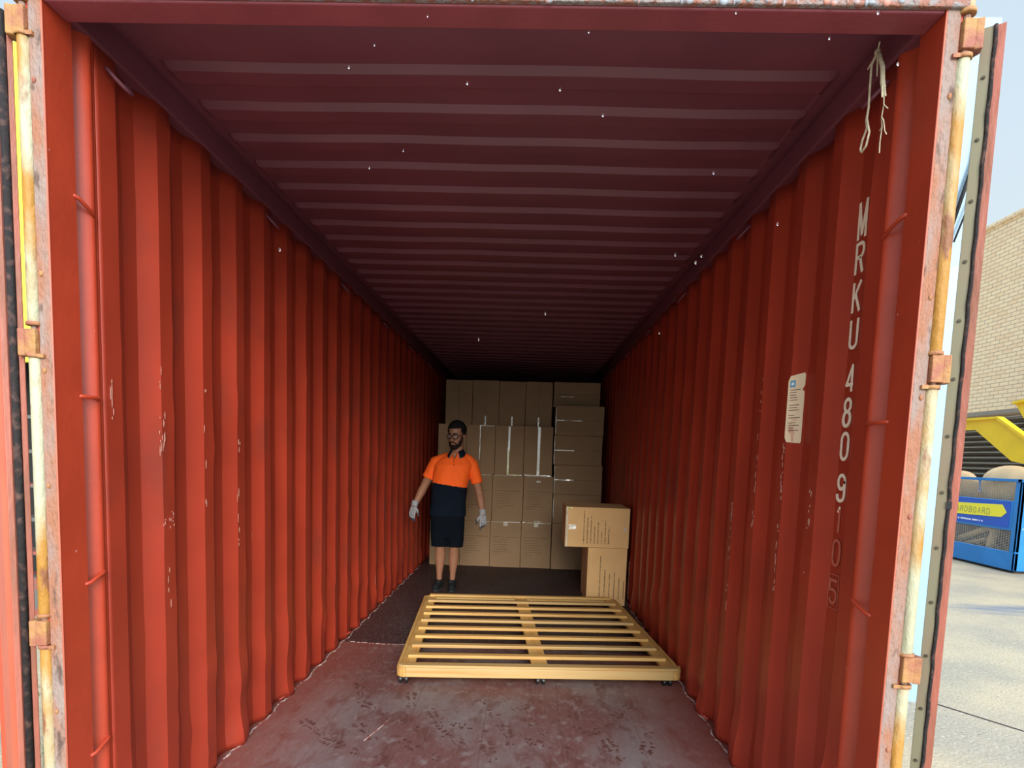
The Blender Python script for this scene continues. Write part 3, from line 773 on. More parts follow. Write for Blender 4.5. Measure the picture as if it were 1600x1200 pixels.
edge_t = (0.02, 0.98, 0.985, 0.998, m_tape)
colnames = ['first', 'second', 'third', 'fourth']
g = 'brown cartons stacked across the back of the container'
xs1 = [-1.075, -0.690, -0.308, 0.083, 0.465]
lab1 = ['bottom carton at the left end of the stack, behind the worker', 'bottom row carton beside the worker\'s left leg', 'bottom row printed carton right of the worker, left one of two',
        'bottom row printed carton with a tape tab, just left of the loose pair']
for i in range(4):
    tp = [edge_t, (0.42, 0.56, 0.90, 0.985, m_tape)] if i in (2, 3) else [(0.9, 0.97, 0.985, 0.998, m_tape)]
    carton(xs1[i], xs1[i+1], YF+0.01*(i % 2), 0.60, 0, 0.583, 'brown '+lab1[i], g, seam=None, tape=tp, text=txt_std if i > 0 else None)
lab2 = ['second row carton at the left end, hidden behind the worker\'s body', 'second row carton by the worker\'s left forearm', 'second row printed carton between two others, right of the worker\'s glove',
        'second row printed carton with a small label near its top']
for i in range(4):
    tp = [(0.05, 0.95, 0.988, 0.998, m_tape)] if i < 3 else [(0.05, 0.95, 0.988, 0.998, m_tape), (0.44, 0.58, 0.86, 0.90, m_tape), (0.40, 0.62, 0.015, 0.03, m_tape)]
    carton(xs1[i]+.01, xs1[i+1]+(0 if i == 3 else .01), YF+0.006*((i+1) % 2), 0.60, 0.584, 1.168, 'brown '+lab2[i], g, tape=tp, text=txt_std if i > 0 else None)
xs3 = [-0.996, -0.640, -0.279, 0.081, 0.443]
lab3 = ['third row carton at the left end, behind the worker\'s head', 'third row carton with pale taped corner just right of the worker\'s head',
        'third row carton with a yellowish tape stripe down its middle', 'third row carton with a bright clear tape stripe down its middle']
for i in range(4):
    tp = None
    if i == 1: tp = [(0.46, 0.93, 0.975, 0.99, m_tape), (0.46, 0.49, 0.3, 0.98, m_tape)]
    if i == 2: tp = [(0.45, 0.52, 0.5, 0.98, m_tape), (0.43, 0.50, 0.01, 0.55, m_tapey), (0.43, 0.95, 0.0, 0.015, m_tapey)]
    if i == 3: tp = [(0.47, 0.56, 0.0, 0.99, m_tape), (0.02, 0.93, 0.0, 0.02, m_tape)]
    carton(xs3[i], xs3[i+1], YF+0.008, 0.60, 1.169, 1.783, 'brown '+lab3[i], g, seam='v', tape=tp)
xs4 = [-0.950, -0.602, -0.258, 0.082, 0.424]
lab4 = ['top row carton at the far left of the stack', 'top row carton second from the left, above the worker\'s head', 'top row carton third from the left', 'top row carton beside the flat top right one']
for i in range(4):
    tp = [(0.47, 0.53, 0.0, 0.22, m_tape)] if i in (1, 2, 3) else None
    carton(xs4[i], xs4[i+1], 7.755+0.006*(i % 2), 0.60, 1.784, 2.358+0.006*(i % 2), 'brown '+lab4[i], g, seam='v' if i != 2 else None, tape=tp)
carton(0.470, 1.085, YF, 0.60, 0, 0.583, 'brown carton at the bottom right of the stack, half behind the loose pair', g, text=None)
lab5 = ['flat carton lying directly behind the loose tan pair, lowest of the flat column', 'flat carton in the right column, second up from the loose pair', 'flat carton in the right column, just below its topmost forward box',
        'flat carton at the top of the forward right column']
for i in range(4):
    z0 = 0.584+i*0.3675; sh = [0.0, 0.0, 0.006, 0.012][i]
    tp = [(0.0, 0.42, 0.47, 0.51, m_tape), (0.0, 0.012, 0.05, 0.95, m_tape)] if i > 0 else [(0.0, 0.015, 0.2, 0.85, m_tape)]
    if i == 3: tp[0] = (0.02, 0.55, 0.48, 0.51, m_tape)
    sh += 0.02 if i < 2 else 0
    carton(0.449+sh, 1.052+sh, YF+0.004*i, 0.60, z0, z0+0.3665, 'brown '+lab5[i], g, seam='h', tape=tp)
carton(0.436, 1.035, 7.79, 0.60, 2.055, 2.375, 'brown flat carton set back on top of the right column', g, seam='h', tape=[(0.15, 0.44, 0.40, 0.43, m_tape)])
# the loose tan pair
def txt_side(bm, w, h, y): text_bars(bm, -w*0.42, h*0.10, 8, [h*.80, h*.62, h*.66, h*.45, h*.52, h*.30, h*.58, h*.42], 0.034, y, vertical=True)
def txt_side2(bm, w, h, y): text_bars(bm, -w*0.34, h*0.12, 7, [h*.72, h*.50, h*.42, h*.45, h*.36, h*.30, h*.66], 0.046, y, vertical=True)
g2 = 'pair of tan cartons by the right wall'
carton(0.748, 1.128, 5.70, 0.60, 0, 0.562, 'tan carton standing on the floor by the right wall, under another carton', g2, m_card2, text=txt_side2, rotz=0)
lo = carton(0.520, 1.133, 5.68, 0.58, 0.563, 0.948, 'tan carton lying on its side on top of another, near the bed base', g2, m_card2, text=txt_side,
            tape=[(0.05, 0.165, 0.44, 0.56, m_tape), (0.01, 0.035, 0.0, 1.0, m_tape), (0.02, 0.10, 0.955, 0.995, m_tapey), (0.91, 0.95, 0.44, 0.52, m_tape)])

# ================================================================== WORKER
PX, PY = -0.675, 6.15
man = thing('person', (PX, PY, 0), 'bearded worker in glasses, orange and navy polo shirt, dark shorts and grey work gloves', 'person')
def P(x, y, z): return Vector((x-PX, y-PY, z))
# --- body
head_c = P(-0.597, 6.125, 1.600); hrot = Matrix.Rotation(math.radians(-20), 3, 'Z') @ Matrix.Rotation(math.radians(12), 3, 'X')
def HP(x, y, z): return head_c + hrot @ Vector((x, y, z))     # head frame: -y is the face, +z up
bm = bmesh.new(); hq = hrot.to_quaternion()
ell(bm, HP(0, 0.012, 0.035), (0.078, 0.096, 0.090), hq)                        # cranium
ell(bm, HP(0, -0.022, -0.035), (0.064, 0.066, 0.088), hq)                      # face
ell(bm, HP(0, -0.055, -0.103), (0.033, 0.030, 0.026), hq)                      # chin
for s in (-1, 1):
    ell(bm, HP(s*0.038, -0.058, -0.030), (0.024, 0.022, 0.026), hq)            # cheeks
    ell(bm, HP(s*0.050, -0.012, -0.080), (0.022, 0.036, 0.026), hq)            # jaw
    ell(bm, HP(s*0.079, 0.012, -0.010), (0.010, 0.020, 0.032), hq)             # ears
ell(bm, HP(0, -0.080, 0.022), (0.050, 0.014, 0.012), hq)                       # brow
tube(bm, [HP(0, -0.084, 0.012), HP(0, -0.100, -0.014), HP(0, -0.110, -0.032)], [0.009, 0.012, 0.016], 10, round_ends=True)
for s in (-1, 1): ell(bm, HP(s*0.013, -0.096, -0.034), (0.010, 0.010, 0.009), hq)
ell(bm, HP(0, -0.088, -0.066), (0.026, 0.010, 0.006), hq)
ell(bm, HP(0, -0.085, -0.077), (0.022, 0.010, 0.007), hq)
tube(bm, [HP(0, 0.030, -0.05), P(-0.582, 6.165, 1.50), P(-0.590, 6.175, 1.42), P(-0.600, 6.175, 1.36)], [0.056, 0.056, 0.060, 0.075], 18)
loft(bm, [(*P(-0.675, 6.17, 0.80), 0.150, 0.100), (*P(-0.670, 6.17, 0.95), 0.145, 0.098), (*P(-0.655, 6.165, 1.10), 0.155, 0.103), (*P(-0.632, 6.165, 1.25), 0.165, 0.105),
          (*P(-0.615, 6.17, 1.34), 0.160, 0.088), (*P(-0.600, 6.175, 1.395), 0.085, 0.065)])
SHR, ELR, WRR = P(-0.805, 6.18, 1.318), P(-0.932, 6.20, 1.060), P(-1.012, 6.11, 0.865)
SHL, ELL, WRL = P(-0.438, 6.18, 1.305), P(-0.352, 6.21, 1.01), P(-0.306, 6.12, 0.800)
def limb(bm, a, b, c, ra, n=16):
    tube(bm, [a, a.lerp(b, .35), a.lerp(b, .7), b, b.lerp(c, .25), b.lerp(c, .6), c], ra, n, round_ends=True)
limb(bm, SHR, ELR, WRR, [0.052, 0.050, 0.046, 0.042, 0.044, 0.036, 0.026])
limb(bm, SHL, ELL, WRL, [0.056, 0.053, 0.046, 0.042, 0.044, 0.036, 0.026])
HR, KR, AR = P(-0.752, 6.16, 0.85), P(-0.735, 6.12, 0.475), P(-0.745, 6.16, 0.085)
HL, KL, AL = P(-0.595, 6.16, 0.85), P(-0.590, 6.12, 0.475), P(-0.608, 6.17, 0.085)
for a, b, c, s in ((HR, KR, AR, -1), (HL, KL, AL, 1)):
    up = Vector((0, 0.018, 0))
    tube(bm, [a, a.lerp(b, .4), a.lerp(b, .8), b, b.lerp(c, .12), b.lerp(c, .3)+up, b.lerp(c, .5)+up*.6, b.lerp(c, .8), c],
         [0.085, 0.077, 0.060, 0.055, 0.048, 0.055, 0.048, 0.031, 0.028], 18, round_ends=True)
    tube(bm, [c+Vector((0, 0.03, -0.035)), c+Vector((0, -0.03, -0.04)), c+Vector((s*0.01, -0.12, -0.06))], [0.030, 0.032, 0.022], 12, round_ends=True)
body = blob('body', bm, m_skin, man, 0.0055, 5)
# --- face parts
for s in (-1, 1):
    bm = bmesh.new(); ell(bm, HP(s*0.030, -0.0735, 0.004), (0.0135, 0.0125, 0.0085), hq, 0); ell(bm, HP(s*0.030-0.002, -0.0845, 0.0015), (0.0055, 0.003, 0.0055), hq, 1)
    obj('eye', bm, [m_eye, m_iris], man)
    bm = bmesh.new(); tube(bm, [HP(s*0.014, -0.0945, 0.026), HP(s*0.032, -0.0925, 0.033), HP(s*0.052, -0.079, 0.027)], [0.0040, 0.0048, 0.0025], 8, round_ends=True); obj('eyebrow', bm, m_hair, man)
bm = bmesh.new(); ell(bm, HP(0, -0.0945, -0.0715), (0.021, 0.007, 0.0065), hq); obj('lips', bm, m_lip, man)
# hair cap
bm = bmesh.new(); ell(bm, HP(0, 0.024, 0.048), (0.087, 0.100, 0.096), hq, seg=32, rings=20)
inv = hrot.inverted()
for v in list(bm.verts):
    q = inv @ (v.co-head_c)
    keep = q.z > 0.070-0.30*min(0, 0)+(0 if q.y < -0.02 else -2.2*(q.y+0.02)) or (q.y > 0.015 and q.z > -0.055)
    if q.y < 0.015 and q.z < 0.075 - 0.0: keep = keep and (abs(q.x) > 0.066 and q.z > 0.0 and q.y > -0.035) or (abs(q.x) > 0.070 and q.z > 0.0 and q.y > -0.045)
    if not keep: bm.verts.remove(v)
hair = obj('hair', bm, m_hair, man, smooth=True); so = hair.modifiers.new('t', 'SOLIDIFY'); so.thickness = 0.008; so.offset = 1
# beard: jaw shell with moustache
bm = bmesh.new()
tube(bm, [HP(-0.069, -0.004, 0.000), HP(-0.067, -0.022, -0.045), HP(-0.053, -0.045, -0.088), HP(-0.026, -0.072, -0.112), HP(0, -0.080, -0.117),
          HP(0.026, -0.072, -0.112), HP(0.053, -0.045, -0.088), HP(0.067, -0.022, -0.045), HP(0.069, -0.004, 0.000)],
     [0.007, 0.013, 0.018, 0.0185, 0.0185, 0.0185, 0.018, 0.013, 0.007], 12, round_ends=True)
ell(bm, HP(0, -0.080, -0.100), (0.030, 0.013, 0.014), hq)
for s in (-1, 1):
    tube(bm, [HP(0, -0.0965, -0.0555), HP(s*0.018, -0.0935, -0.058), HP(s*0.031, -0.082, -0.074), HP(s*0.034, -0.073, -0.097)], [0.0055, 0.006, 0.007, 0.010], 8, round_ends=True)
    ell(bm, HP(s*0.052, -0.034, -0.070), (0.016, 0.030, 0.026), hq)
blob('beard', bm, m_beard, man, 0.0035, 3)
# glasses
bm = bmesh.new()
for s in (-1, 1):
    c = Vector((s*0.0335, -0.105, 0.001)); pts = []
    for k in range(20):
        a = 2*PI*k/20; px = math.copysign(abs(math.cos(a))**0.6, math.cos(a))*0.0275; pz = math.copysign(abs(math.sin(a))**0.6, math.sin(a))*0.0205
        pts.append(HP(c.x+px, c.y+abs(c.x+px)**2*3, c.z+pz))
    tube(bm, pts, 0.0044, 7, closed=True)
    tube(bm, [HP(s*0.061, -0.095, 0.010), HP(s*0.074, -0.070, 0.010), HP(s*0.082, -0.01, 0.008), HP(s*0.084, 0.02, 0.0)], 0.0024, 7, round_ends=True)
tube(bm, [HP(-0.008, -0.106, 0.006), HP(0, -0.112, 0.009), HP(0.008, -0.106, 0.006)], 0.0026, 7)
gl = obj('glasses', bm, m_black, man, smooth=True); gl['label'] = 'black framed glasses'
m_lens = mat('clear_lens', (1, 1, 1), 0.02)
_n = m_lens.node_tree; _mx = _n.nodes.new('ShaderNodeMixShader'); _tr = _n.nodes.new('ShaderNodeBsdfTransparent'); _gl = _n.nodes.new('ShaderNodeBsdfGlossy')
_gl.inputs['Roughness'].default_value = 0.03; _mx.inputs[0].default_value = 0.02
_n.links.new(_tr.outputs[0], _mx.inputs[1]); _n.links.new(_gl.outputs[0], _mx.inputs[2]); _n.links.new(_mx.outputs[0], _n.nodes['Material Output'].inputs[0])
for s in (-1, 1):
    bm = bmesh.new(); vs = []
    for k in range(20):
        a = 2*PI*k/20; px = math.copysign(abs(math.cos(a))**0.6, math.cos(a))*0.026; pz = math.copysign(abs(math.sin(a))**0.6, math.sin(a))*0.019
        x = s*0.0335+px; vs.append(bm.verts.new(HP(x, -0.105+abs(x)**2*3, 0.001+pz)))
    bm.faces.new(vs); le = obj('lens', bm, m_lens, gl); so = le.modifiers.new('t', 'SOLIDIFY'); so.thickness = 0.0012
# --- shirt (orange above, navy below)
bm = bmesh.new()
loft(bm, [(*P(-0.672, 6.165, 0.765), 0.187, 0.132), (*P(-0.672, 6.165, 0.80), 0.190, 0.135), (*P(-0.668, 6.165, 0.92), 0.180, 0.133), (*P(-0.655, 6.160, 1.09), 0.183, 0.134),
          (*P(-0.640, 6.158, 1.20), 0.190, 0.136), (*P(-0.622, 6.160, 1.29), 0.195, 0.125), (*P(-0.617, 6.168, 1.335), 0.180, 0.108), (*P(-0.607, 6.172, 1.378), 0.135, 0.088),
          (*P(-0.597, 6.172, 1.425), 0.078, 0.070)], power=2.3, n=32)
for a, b, s in ((SHR, ELR, -1), (SHL, ELL, 1)):
    tube(bm, [a+Vector((-s*0.05, 0, 0.0)), a+Vector((s*0.012, 0, 0.0)), a.lerp(b, .25)+Vector((s*.008, 0, 0)), a.lerp(b, .45)+Vector((s*.006, 0, 0)), a.lerp(b, .64)+Vector((s*.004, 0, 0))],
         [0.052, 0.062, 0.061, 0.060, 0.064], 20)
    tube(bm, [P(-0.60+s*0.03, 6.175, 1.385), P(-0.60+s*0.12, 6.178, 1.352), a+Vector((0, 0, 0.004))], [0.050, 0.060, 0.060], 18, round_ends=True)
def shirt_paint(c):
    x, z = c.x+PX, c.z
    return 0 if z > 1.113-(x+0.835)*0.128 or x < -0.86 and z > 1.1 or x > -0.46 and z > 1.07 else 1
shirt = blob('shirt', bm, [m_orange, m_navy], man, 0.0065, 8, shirt_paint)
shirt['label'] = 'polo shirt, fluorescent orange above and navy below'
for v in shirt.data.vertices:
    c = v.co; q = noise.noise(Vector((c.x*14, c.y*9, c.z*7)))+0.6*noise.noise(Vector((c.x*25, c.y*9, c.z*16+4)))
    v.co += Vector((0, -0.006*q, 0.0)) if c.z < 1.36 else Vector((0, 0, 0))
# collar and placket
bm = bmesh.new()
for s in (-1, 1):
    top = [P(-0.590+s*0.052, 6.235, 1.462), P(-0.590+s*0.066, 6.17, 1.462), P(-0.592+s*0.058, 6.115, 1.452), P(-0.600+s*0.028, 6.085, 1.436)]
    bot = [P(-0.590+s*0.066, 6.252, 1.420), P(-0.590+s*0.090, 6.17, 1.412), P(-0.594+s*0.088, 6.085, 1.385), P(-0.602+s*0.052, 6.045, 1.365)]
    A = [bm.verts.new(p) for p in top]; B = [bm.verts.new(p) for p in bot]
    for i in range(3): bm.faces.new((A[i], A[i+1], B[i+1], B[i]))
A = [bm.verts.new(p) for p in (P(-0.642, 6.235, 1.463), P(-0.538, 6.235, 1.463), P(-0.524, 6.252, 1.42), P(-0.656, 6.252, 1.42))]; bm.faces.new(A)
col_ = obj('collar', bm, m_navy, shirt, smooth=True); so = col_.modifiers.new('t', 'SOLIDIFY'); so.thickness = 0.006; col_['label'] = 'navy collar'
bm = bmesh.new()
for s in (-1, 1): tube(bm, [P(-0.594+s*0.089, 6.083, 1.384), P(-0.602+s*0.053, 6.043, 1.364), P(-0.600+s*0.029, 6.083, 1.435)], 0.0022, 6)
obj('collar_piping', bm, m_piping, shirt)
bm = bmesh.new(); vs = [bm.verts.new(p) for p in (P(-0.628, 6.058, 1.412), P(-0.574, 6.058, 1.412), P(-0.600, 6.035, 1.352))]; bm.faces.new(vs)
o = obj('open_neck', bm, m_skin, man); so = o.modifiers.new('t', 'SOLIDIFY'); so.thickness = 0.02
bm = bmesh.new(); box(bm, *(lambda a: (a.x-0.004, a.x+0.004, a.y-0.002, a.y+0.012, a.z-0.07, a.z))(P(-0.602, 6.030, 1.352))); obj('placket', bm, m_orange, shirt, bevel=0.002)
bm = bmesh.new()
for z in (1.335, 1.30): ell(bm, P(-0.602, 6.027, z), (0.005, 0.003, 0.005), seg=8, rings=6)
obj('buttons', bm, m_navy, shirt)
# --- shorts
bm = bmesh.new()
loft(bm, [(*P(-0.672, 6.158, 0.54), 0.168, 0.100), (*P(-0.672, 6.160, 0.62), 0.174, 0.118), (*P(-0.672, 6.165, 0.72), 0.178, 0.128), (*P(-0.672, 6.165, 0.84), 0.172, 0.120), (*P(-0.672, 6.165, 0.88), 0.165, 0.115)], power=2.3)
for (x, xx) in ((-0.752, -0.748), (-0.588, -0.586)):
    tube(bm, [P(x, 6.160, 0.74), P(x, 6.150, 0.62), P(xx, 6.135, 0.52), P(xx, 6.130, 0.447)], [0.094, 0.094, 0.090, 0.084], 22)
shorts = blob('shorts', bm, m_navy2, man, 0.0065, 3)
for v in shorts.data.vertices:
    c = v.co; v.co += Vector((0, -0.006*noise.noise(Vector((c.x*15, c.y*9, c.z*6+3))), 0))
# belt-line cord across the hips
# --- gloves: palm, five bent fingers, cuff
def glove(side, wr_, el_, curl, spread_dir, name='glove'):
    """hand hangs along the forearm; palm turned to the thigh/back"""
    d = (wr_-el_).normalized(); d = (d+Vector((0, 0, -0.9))).normalized()
    back = Vector((side*0.55, -0.84, 0.0)); back = (back-d*back.dot(d)).normalized()     # back of hand faces outwards and to the camera
    across = d.cross(back).normalized()          # towards thumb side or away
    if across.x*side > 0: across = -across      # thumb towards the body and forward
    bm = bmesh.new()
    o0 = wr_-d*0.005
    # cuff
    tube(bm, [o0-d*0.045, o0-d*0.01, o0+d*0.012], [0.037, 0.034, 0.034], 16)
    # palm: capsules fanned side by side
    for k, f in enumerate((0.024, 0.008, -0.008, -0.024)):
        tube(bm, [o0+across*f*0.6, o0+d*0.05+across*f*1.0, o0+d*0.092+across*f*1.12], [0.017, 0.0175, 0.0155], 10, round_ends=True)
    lens = (0.070, 0.079, 0.073, 0.058); tips = []
    for k, f in enumerate((0.027, 0.009, -0.009, -0.027)):
        b0 = o0+d*0.092+across*f*1.12; L_ = lens[k]; c = curl[k]
        d1_ = (d*math.cos(c*0.6)-back*math.sin(c*0.6)+across*f*3).normalized()
        d2_ = (d*math.cos(c*1.3)-back*math.sin(c*1.3)+across*f*3).normalized()
        d3_ = (d*math.cos(c*1.9)-back*math.sin(c*1.9)+across*f*2).normalized()
        p1 = b0+d1_*L_*0.45; p2 = p1+d2_*L_*0.30; p3 = p2+d3_*L_*0.25
        tube(bm, [b0, p1, p2, p3], [0.0105, 0.0100, 0.0093, 0.0080], 10, round_ends=True)
    t0 = o0+d*0.025+across*0.026; t1 = t0+(across*0.75+d*0.75-back*0.25).normalized()*0.040; t2 = t1+(across*0.3+d*1.0-back*0.4).normalized()*0.032
    t3 = t2+(d*1.0-back*0.5).normalized()*0.020
    tube(bm, [t0-across*0.008, t1, t2, t3], [0.017, 0.0135, 0.0115, 0.0095], 10, round_ends=True)
    def gp(c):
        r = c-o0; return 1 if (r.dot(back) < -0.007 and r.dot(d) > 0.03) or r.dot(d) > 0.135 else 0
    return blob(name, bm, [m_glove, m_gpalm], man, 0.0026, 2, gp)
gR = glove(-1, WRR, ELR, (0.30, 0.40, 0.50, 0.60), 0); gL = glove(1, WRL, ELL, (0.10, 0.75, 0.85, 0.95), 0)
gR['label'] = 'grey knitted glove with dark palm'; gL['label'] = 'grey knitted glove, forefinger pointing down'
# --- shoes
for c, s in ((AR, -1), (AL, 1)):
    bm = bmesh.new(); x, y = c.x+PX, c.y+PY
    tube(bm, [P(x, y+0.055, 0.050), P(x, y, 0.052), P(x+s*0.006, y-0.07, 0.048), P(x+s*0.014, y-0.155, 0.038)], [0.036, 0.042, 0.044, 0.032], 16, round_ends=True)
    tube(bm, [P(x, y+0.01, 0.05), P(x, y+0.01, 0.098)], [0.042, 0.039], 16)
    for v in bm.verts: v.co.z = max(v.co.z, 0.016)
    sh = blob('shoe', bm, m_shoe, man, 0.005, 3)
    bm = bmesh.new(); pp = []
    for k in range(24):
        a = 2*PI*k/24; yy = math.cos(a); xx = math.sin(a)
        pp.append((c.x+s*(0.007-0.007*yy)+xx*(0.044 if yy < 0.2 else 0.040), c.y-0.048+yy*0.142))
    prism(bm, pp, 2, 0.0, 0.020); obj('sole', bm, m_sole, sh, bevel=0.004)
    bm = bmesh.new()
    for i in range(4): tube(bm, [P(x-0.016, y-0.045-i*0.018, 0.094-i*0.004), P(x+0.016, y-0.049-i*0.018, 0.094-i*0.004)], 0.0025, 6, round_ends=True)
    obj('laces', bm, m_sole, sh)

# ================================================================== TWINE hanging from the roof ring
tw = thing('twine', (1.12, 1.88, 2.52), 'pale frayed twine with a loop knotted to the ring in the top right corner', 'twine')
TO = Vector((1.12, 1.88, 2.52))
def T(x, y, z): return Vector((x, y, z))-TO
bm = bmesh.new()
tube(bm, [T(1.125, 1.878, 2.612), T(1.118, 1.893, 2.585), T(1.120, 1.896, 2.53), T(1.122, 1.898, 2.47), T(1.120, 1.90, 2.435), T(1.121, 1.896, 2.41),
          T(1.12, 1.915, 2.385), T(1.12, 1.922, 2.362), T(1.12, 1.912, 2.350), T(1.12, 1.890, 2.358), T(1.12, 1.878, 2.39), T(1.12, 1.893, 2.425), T(1.12, 1.899, 2.44)],
     [0.0042, 0.0034, 0.0032, 0.0030, 0.0036, 0.003, 0.003, 0.0032, 0.0032, 0.0032, 0.003, 0.003, 0.003], 8, round_ends=True)
obj('looped_strand', bm, m_rope, tw, smooth=True)
bm = bmesh.new(); base = [T(1.125, 1.878, 2.612), T(1.12, 1.858, 2.59), T(1.12, 1.835, 2.545), T(1.12, 1.828, 2.50), T(1.12, 1.815, 2.455)]
for k in range(9):
    ph = k*0.7; pts = [p+Vector((0.003*math.sin(ph+i), 0.0035*math.cos(ph+i*1.3), 0.0)) for i, p in enumerate(base[:4+k % 2])]
    tube(bm, pts, 0.0028, 6, round_ends=True)
for k in range(16):
    p = base[1].lerp(base[4], k/16); tube(bm, [p, p+Vector((0.002, random.uniform(-.016, .012), -random.uniform(0, .014)))], 0.0009, 5)
for e in ([(1.826, 2.50), (1.815, 2.455), (1.812, 2.43), (1.818, 2.40), (1.812, 2.37), (1.816, 2.33), (1.814, 2.302)], [(1.818, 2.40), (1.806, 2.385), (1.796, 2.352), (1.786, 2.338)], [(1.812, 2.43), (1.800, 2.418), (1.790, 2.408)], [(1.812, 2.37), (1.823, 2.366)]):
    tube(bm, [T(1.12, y, z) for y, z in e], 0.0015, 6, round_ends=True)
obj('frayed_strand', bm, m_rope, tw, smooth=True)
bm = bmesh.new(); ell(bm, T(1.125, 1.879, 2.612), (0.008, 0.010, 0.009)); tube(bm, [T(1.125, 1.879, 2.612), T(1.12, 1.915, 2.588)], 0.0026, 6, round_ends=True)
tube(bm, [T(1.125, 1.879, 2.612), T(1.12, 1.862, 2.628)], 0.0022, 6, round_ends=True)
tube(bm, [T(1.125, 1.879, 2.612), T(1.14, 1.90, 2.56)], 0.0022, 6, round_ends=True)
obj('knot', bm, m_rope, tw, smooth=True)

# ================================================================== YARD
bm = bmesh.new(); box(bm, -60, 60, -30, 90, GZ-0.1, GZ)
gr = struct('ground', bm, m_ground, 'sandy grey concrete yard beside the container', 'ground')
bm = bmesh.new()
pts = [Vector((3.45, 3.3, GZ)), Vector((3.6, 3.10, GZ)), Vector((3.75, 3.0, GZ)), Vector((4.0, 2.7, GZ)), Vector((4.6, 2.1, GZ)), Vector((6, 0.8, GZ)), Vector((2.2, 5.0, GZ))]
pts = sorted(pts, key=lambda p: p.x); tube(bm, pts, 0.006, 6); obj('ground_joint', bm, m_dark, gr)

# brick building with louvre band
XB = 9.9
bm = bmesh.new(); box(bm, XB, XB+0.25, 5, 34, 2.66, 6.62)
bw = tag(obj('brick_building', bm, m_brick), 'cream brick building wall rising behind the blue cardboard bin', 'building')
bm = bmesh.new(); box(bm, XB-0.05, XB+0.30, 5, 34, 6.62, 6.70); obj('parapet_cap', bm, m_brick, bw)
bm = bmesh.new(); box(bm, XB+0.30, XB+0.34, 5, 34, GZ, 2.66)
z = 0.9
while z < 2.62:
    vs = [(XB+0.05, z), (XB+0.28, z+0.075), (XB+0.28, z+0.083), (XB+0.05, z+0.012)]
    prism(bm, [(a, b) for a, b in vs], 1, 5, 34); z += 0.115
m_louv = mat('dull_louvre_metal', (0.30, 0.25, 0.19), 0.6, var=0.08)
obj('louvre_panel', bm, m_louv, bw)
bm = bmesh.new(); box(bm, XB+0.02, XB+0.22, 5, 34, GZ, 0.85); obj('base_wall', bm, m_brick, bw)
bm = bmesh.new(); box(bm, XB-0.02, XB+0.02, 5, 34, 2.62, 2.70); obj('lintel', bm, m_louv, bw)

# blue cardboard bin / compactor
BX, BY, BYE, BXE, BT = 7.75, 9.42, 13.0, 9.55, 1.27
bn = thing('cardboard_bin', (BX, BY, GZ), 'blue steel recycling bin with wire mesh sides and a yellow cardboard sign', 'recycling bin')
BO = Vector((BX, BY, GZ))
def bbox(bm, x0, x1, y0, y1, z0, z1, mi=0): box(bm, x0-BO.x, x1-BO.x, y0-BO.y, y1-BO.y, z0-BO.z, z1-BO.z, mi)
bm = bmesh.new()
bbox(bm, BX, BX+0.06, BY, BYE, -0.12, 0.17)                 # lower panel of the long side
bbox(bm, BX, BX+0.06, BY, BY+0.13, 0.17, BT); bbox(bm, BX, BX+0.06, BYE-0.13, BYE, 0.17, BT)
bbox(bm, BX, BX+0.06, 11.2, 11.32, 0.17, BT)
bbox(bm, BX, BX+0.06, BY+0.13, BYE-0.13, 0.50, 0.97)       # sign band
bbox(bm, BX, BXE, BY, BY+0.05, -0.12, BT)                   # short end
bbox(bm, BX, BXE, BYE-0.05, BYE, -0.12, BT); bbox(bm, BXE-0.05, BXE, BY, BYE, -0.12, BT)
bbox(bm, BX+0.05, BXE-0.05, BY+0.05, BYE-0.05, -0.12, -0.06)
bsh = obj('bin_shell', bm, m_blue, bn, bevel=0.01)
bm = bmesh.new(); bbox(bm, BX-0.02, BX+0.08, BY-0.01, BYE, BT-0.0, BT+0.045); bbox(bm, BX-0.02, BXE, BY-0.03, BY+0.07, BT, BT+0.045); obj('top_rail', bm, m_blue, bn, bevel=0.006)
bm = bmesh.new(); bbox(bm, BX+0.1, BX+0.35, BY+0.1, BYE-0.1, GZ, -0.12); bbox(bm, BXE-0.35, BXE-0.1, BY+0.1, BYE-0.1, GZ, -0.12); obj('skid', bm, m_dark, bn)
def wire(name, y0, y1, z0, z1):
    bm = bmesh.new(); y = y0
    while y <= y1: bbox(bm, BX+0.022, BX+0.026, y, y+0.005, z0, z1); y += 0.05
    z = z0
    while z <= z1: bbox(bm, BX+0.018, BX+0.022, y0, y1, z, z+0.007); z += 0.025
    obj(name, bm, m_wire, bn)
wire('wire_mesh', BY+0.13, 11.2, 0.97, BT); wire('wire_mesh', BY+0.13, 11.2, 0.17, 0.50)
wire('wire_mesh', 11.32, BYE-.13, 0.97, BT); wire('wire_mesh', 11.32, BYE-.13, 0.17, 0.50)
def xv(x, y, z): return Vector((x, y, z))-BO
bm = bmesh.new(); bbox(bm, BX-0.006, BX, 9.60, 11.12, 0.54, 0.955)
sg = obj('sign_panel', bm, m_blue2, bn, bevel=0.001); sg['label'] = 'royal blue sign panel'
bm = bmesh.new(); prism(bm, [(y-BO.y, z-BO.z) for y, z in ((11.08, 0.66), (9.76, 0.70), (9.66, 0.78), (9.76, 0.90), (11.08, 0.855))], 0, -0.012, -0.006)
ya = obj('yellow_arrow', bm, m_ysign, sg)
bm = bmesh.new(); word = 'CARDBOARD'
for i, ch in enumerate(word):
    stroke(bm, xv(BX-0.012, 10.873-i*0.101, 0.715), U, V, N_, 0.072, 0.105, 0.011, ch, t=0.002)
m_letter = mat('grey_green_letter', (0.30, 0.33, 0.10), 0.6)
w_ = obj('sign_lettering', bm, m_letter, sg)
bm = bmesh.new(); y = 10.95
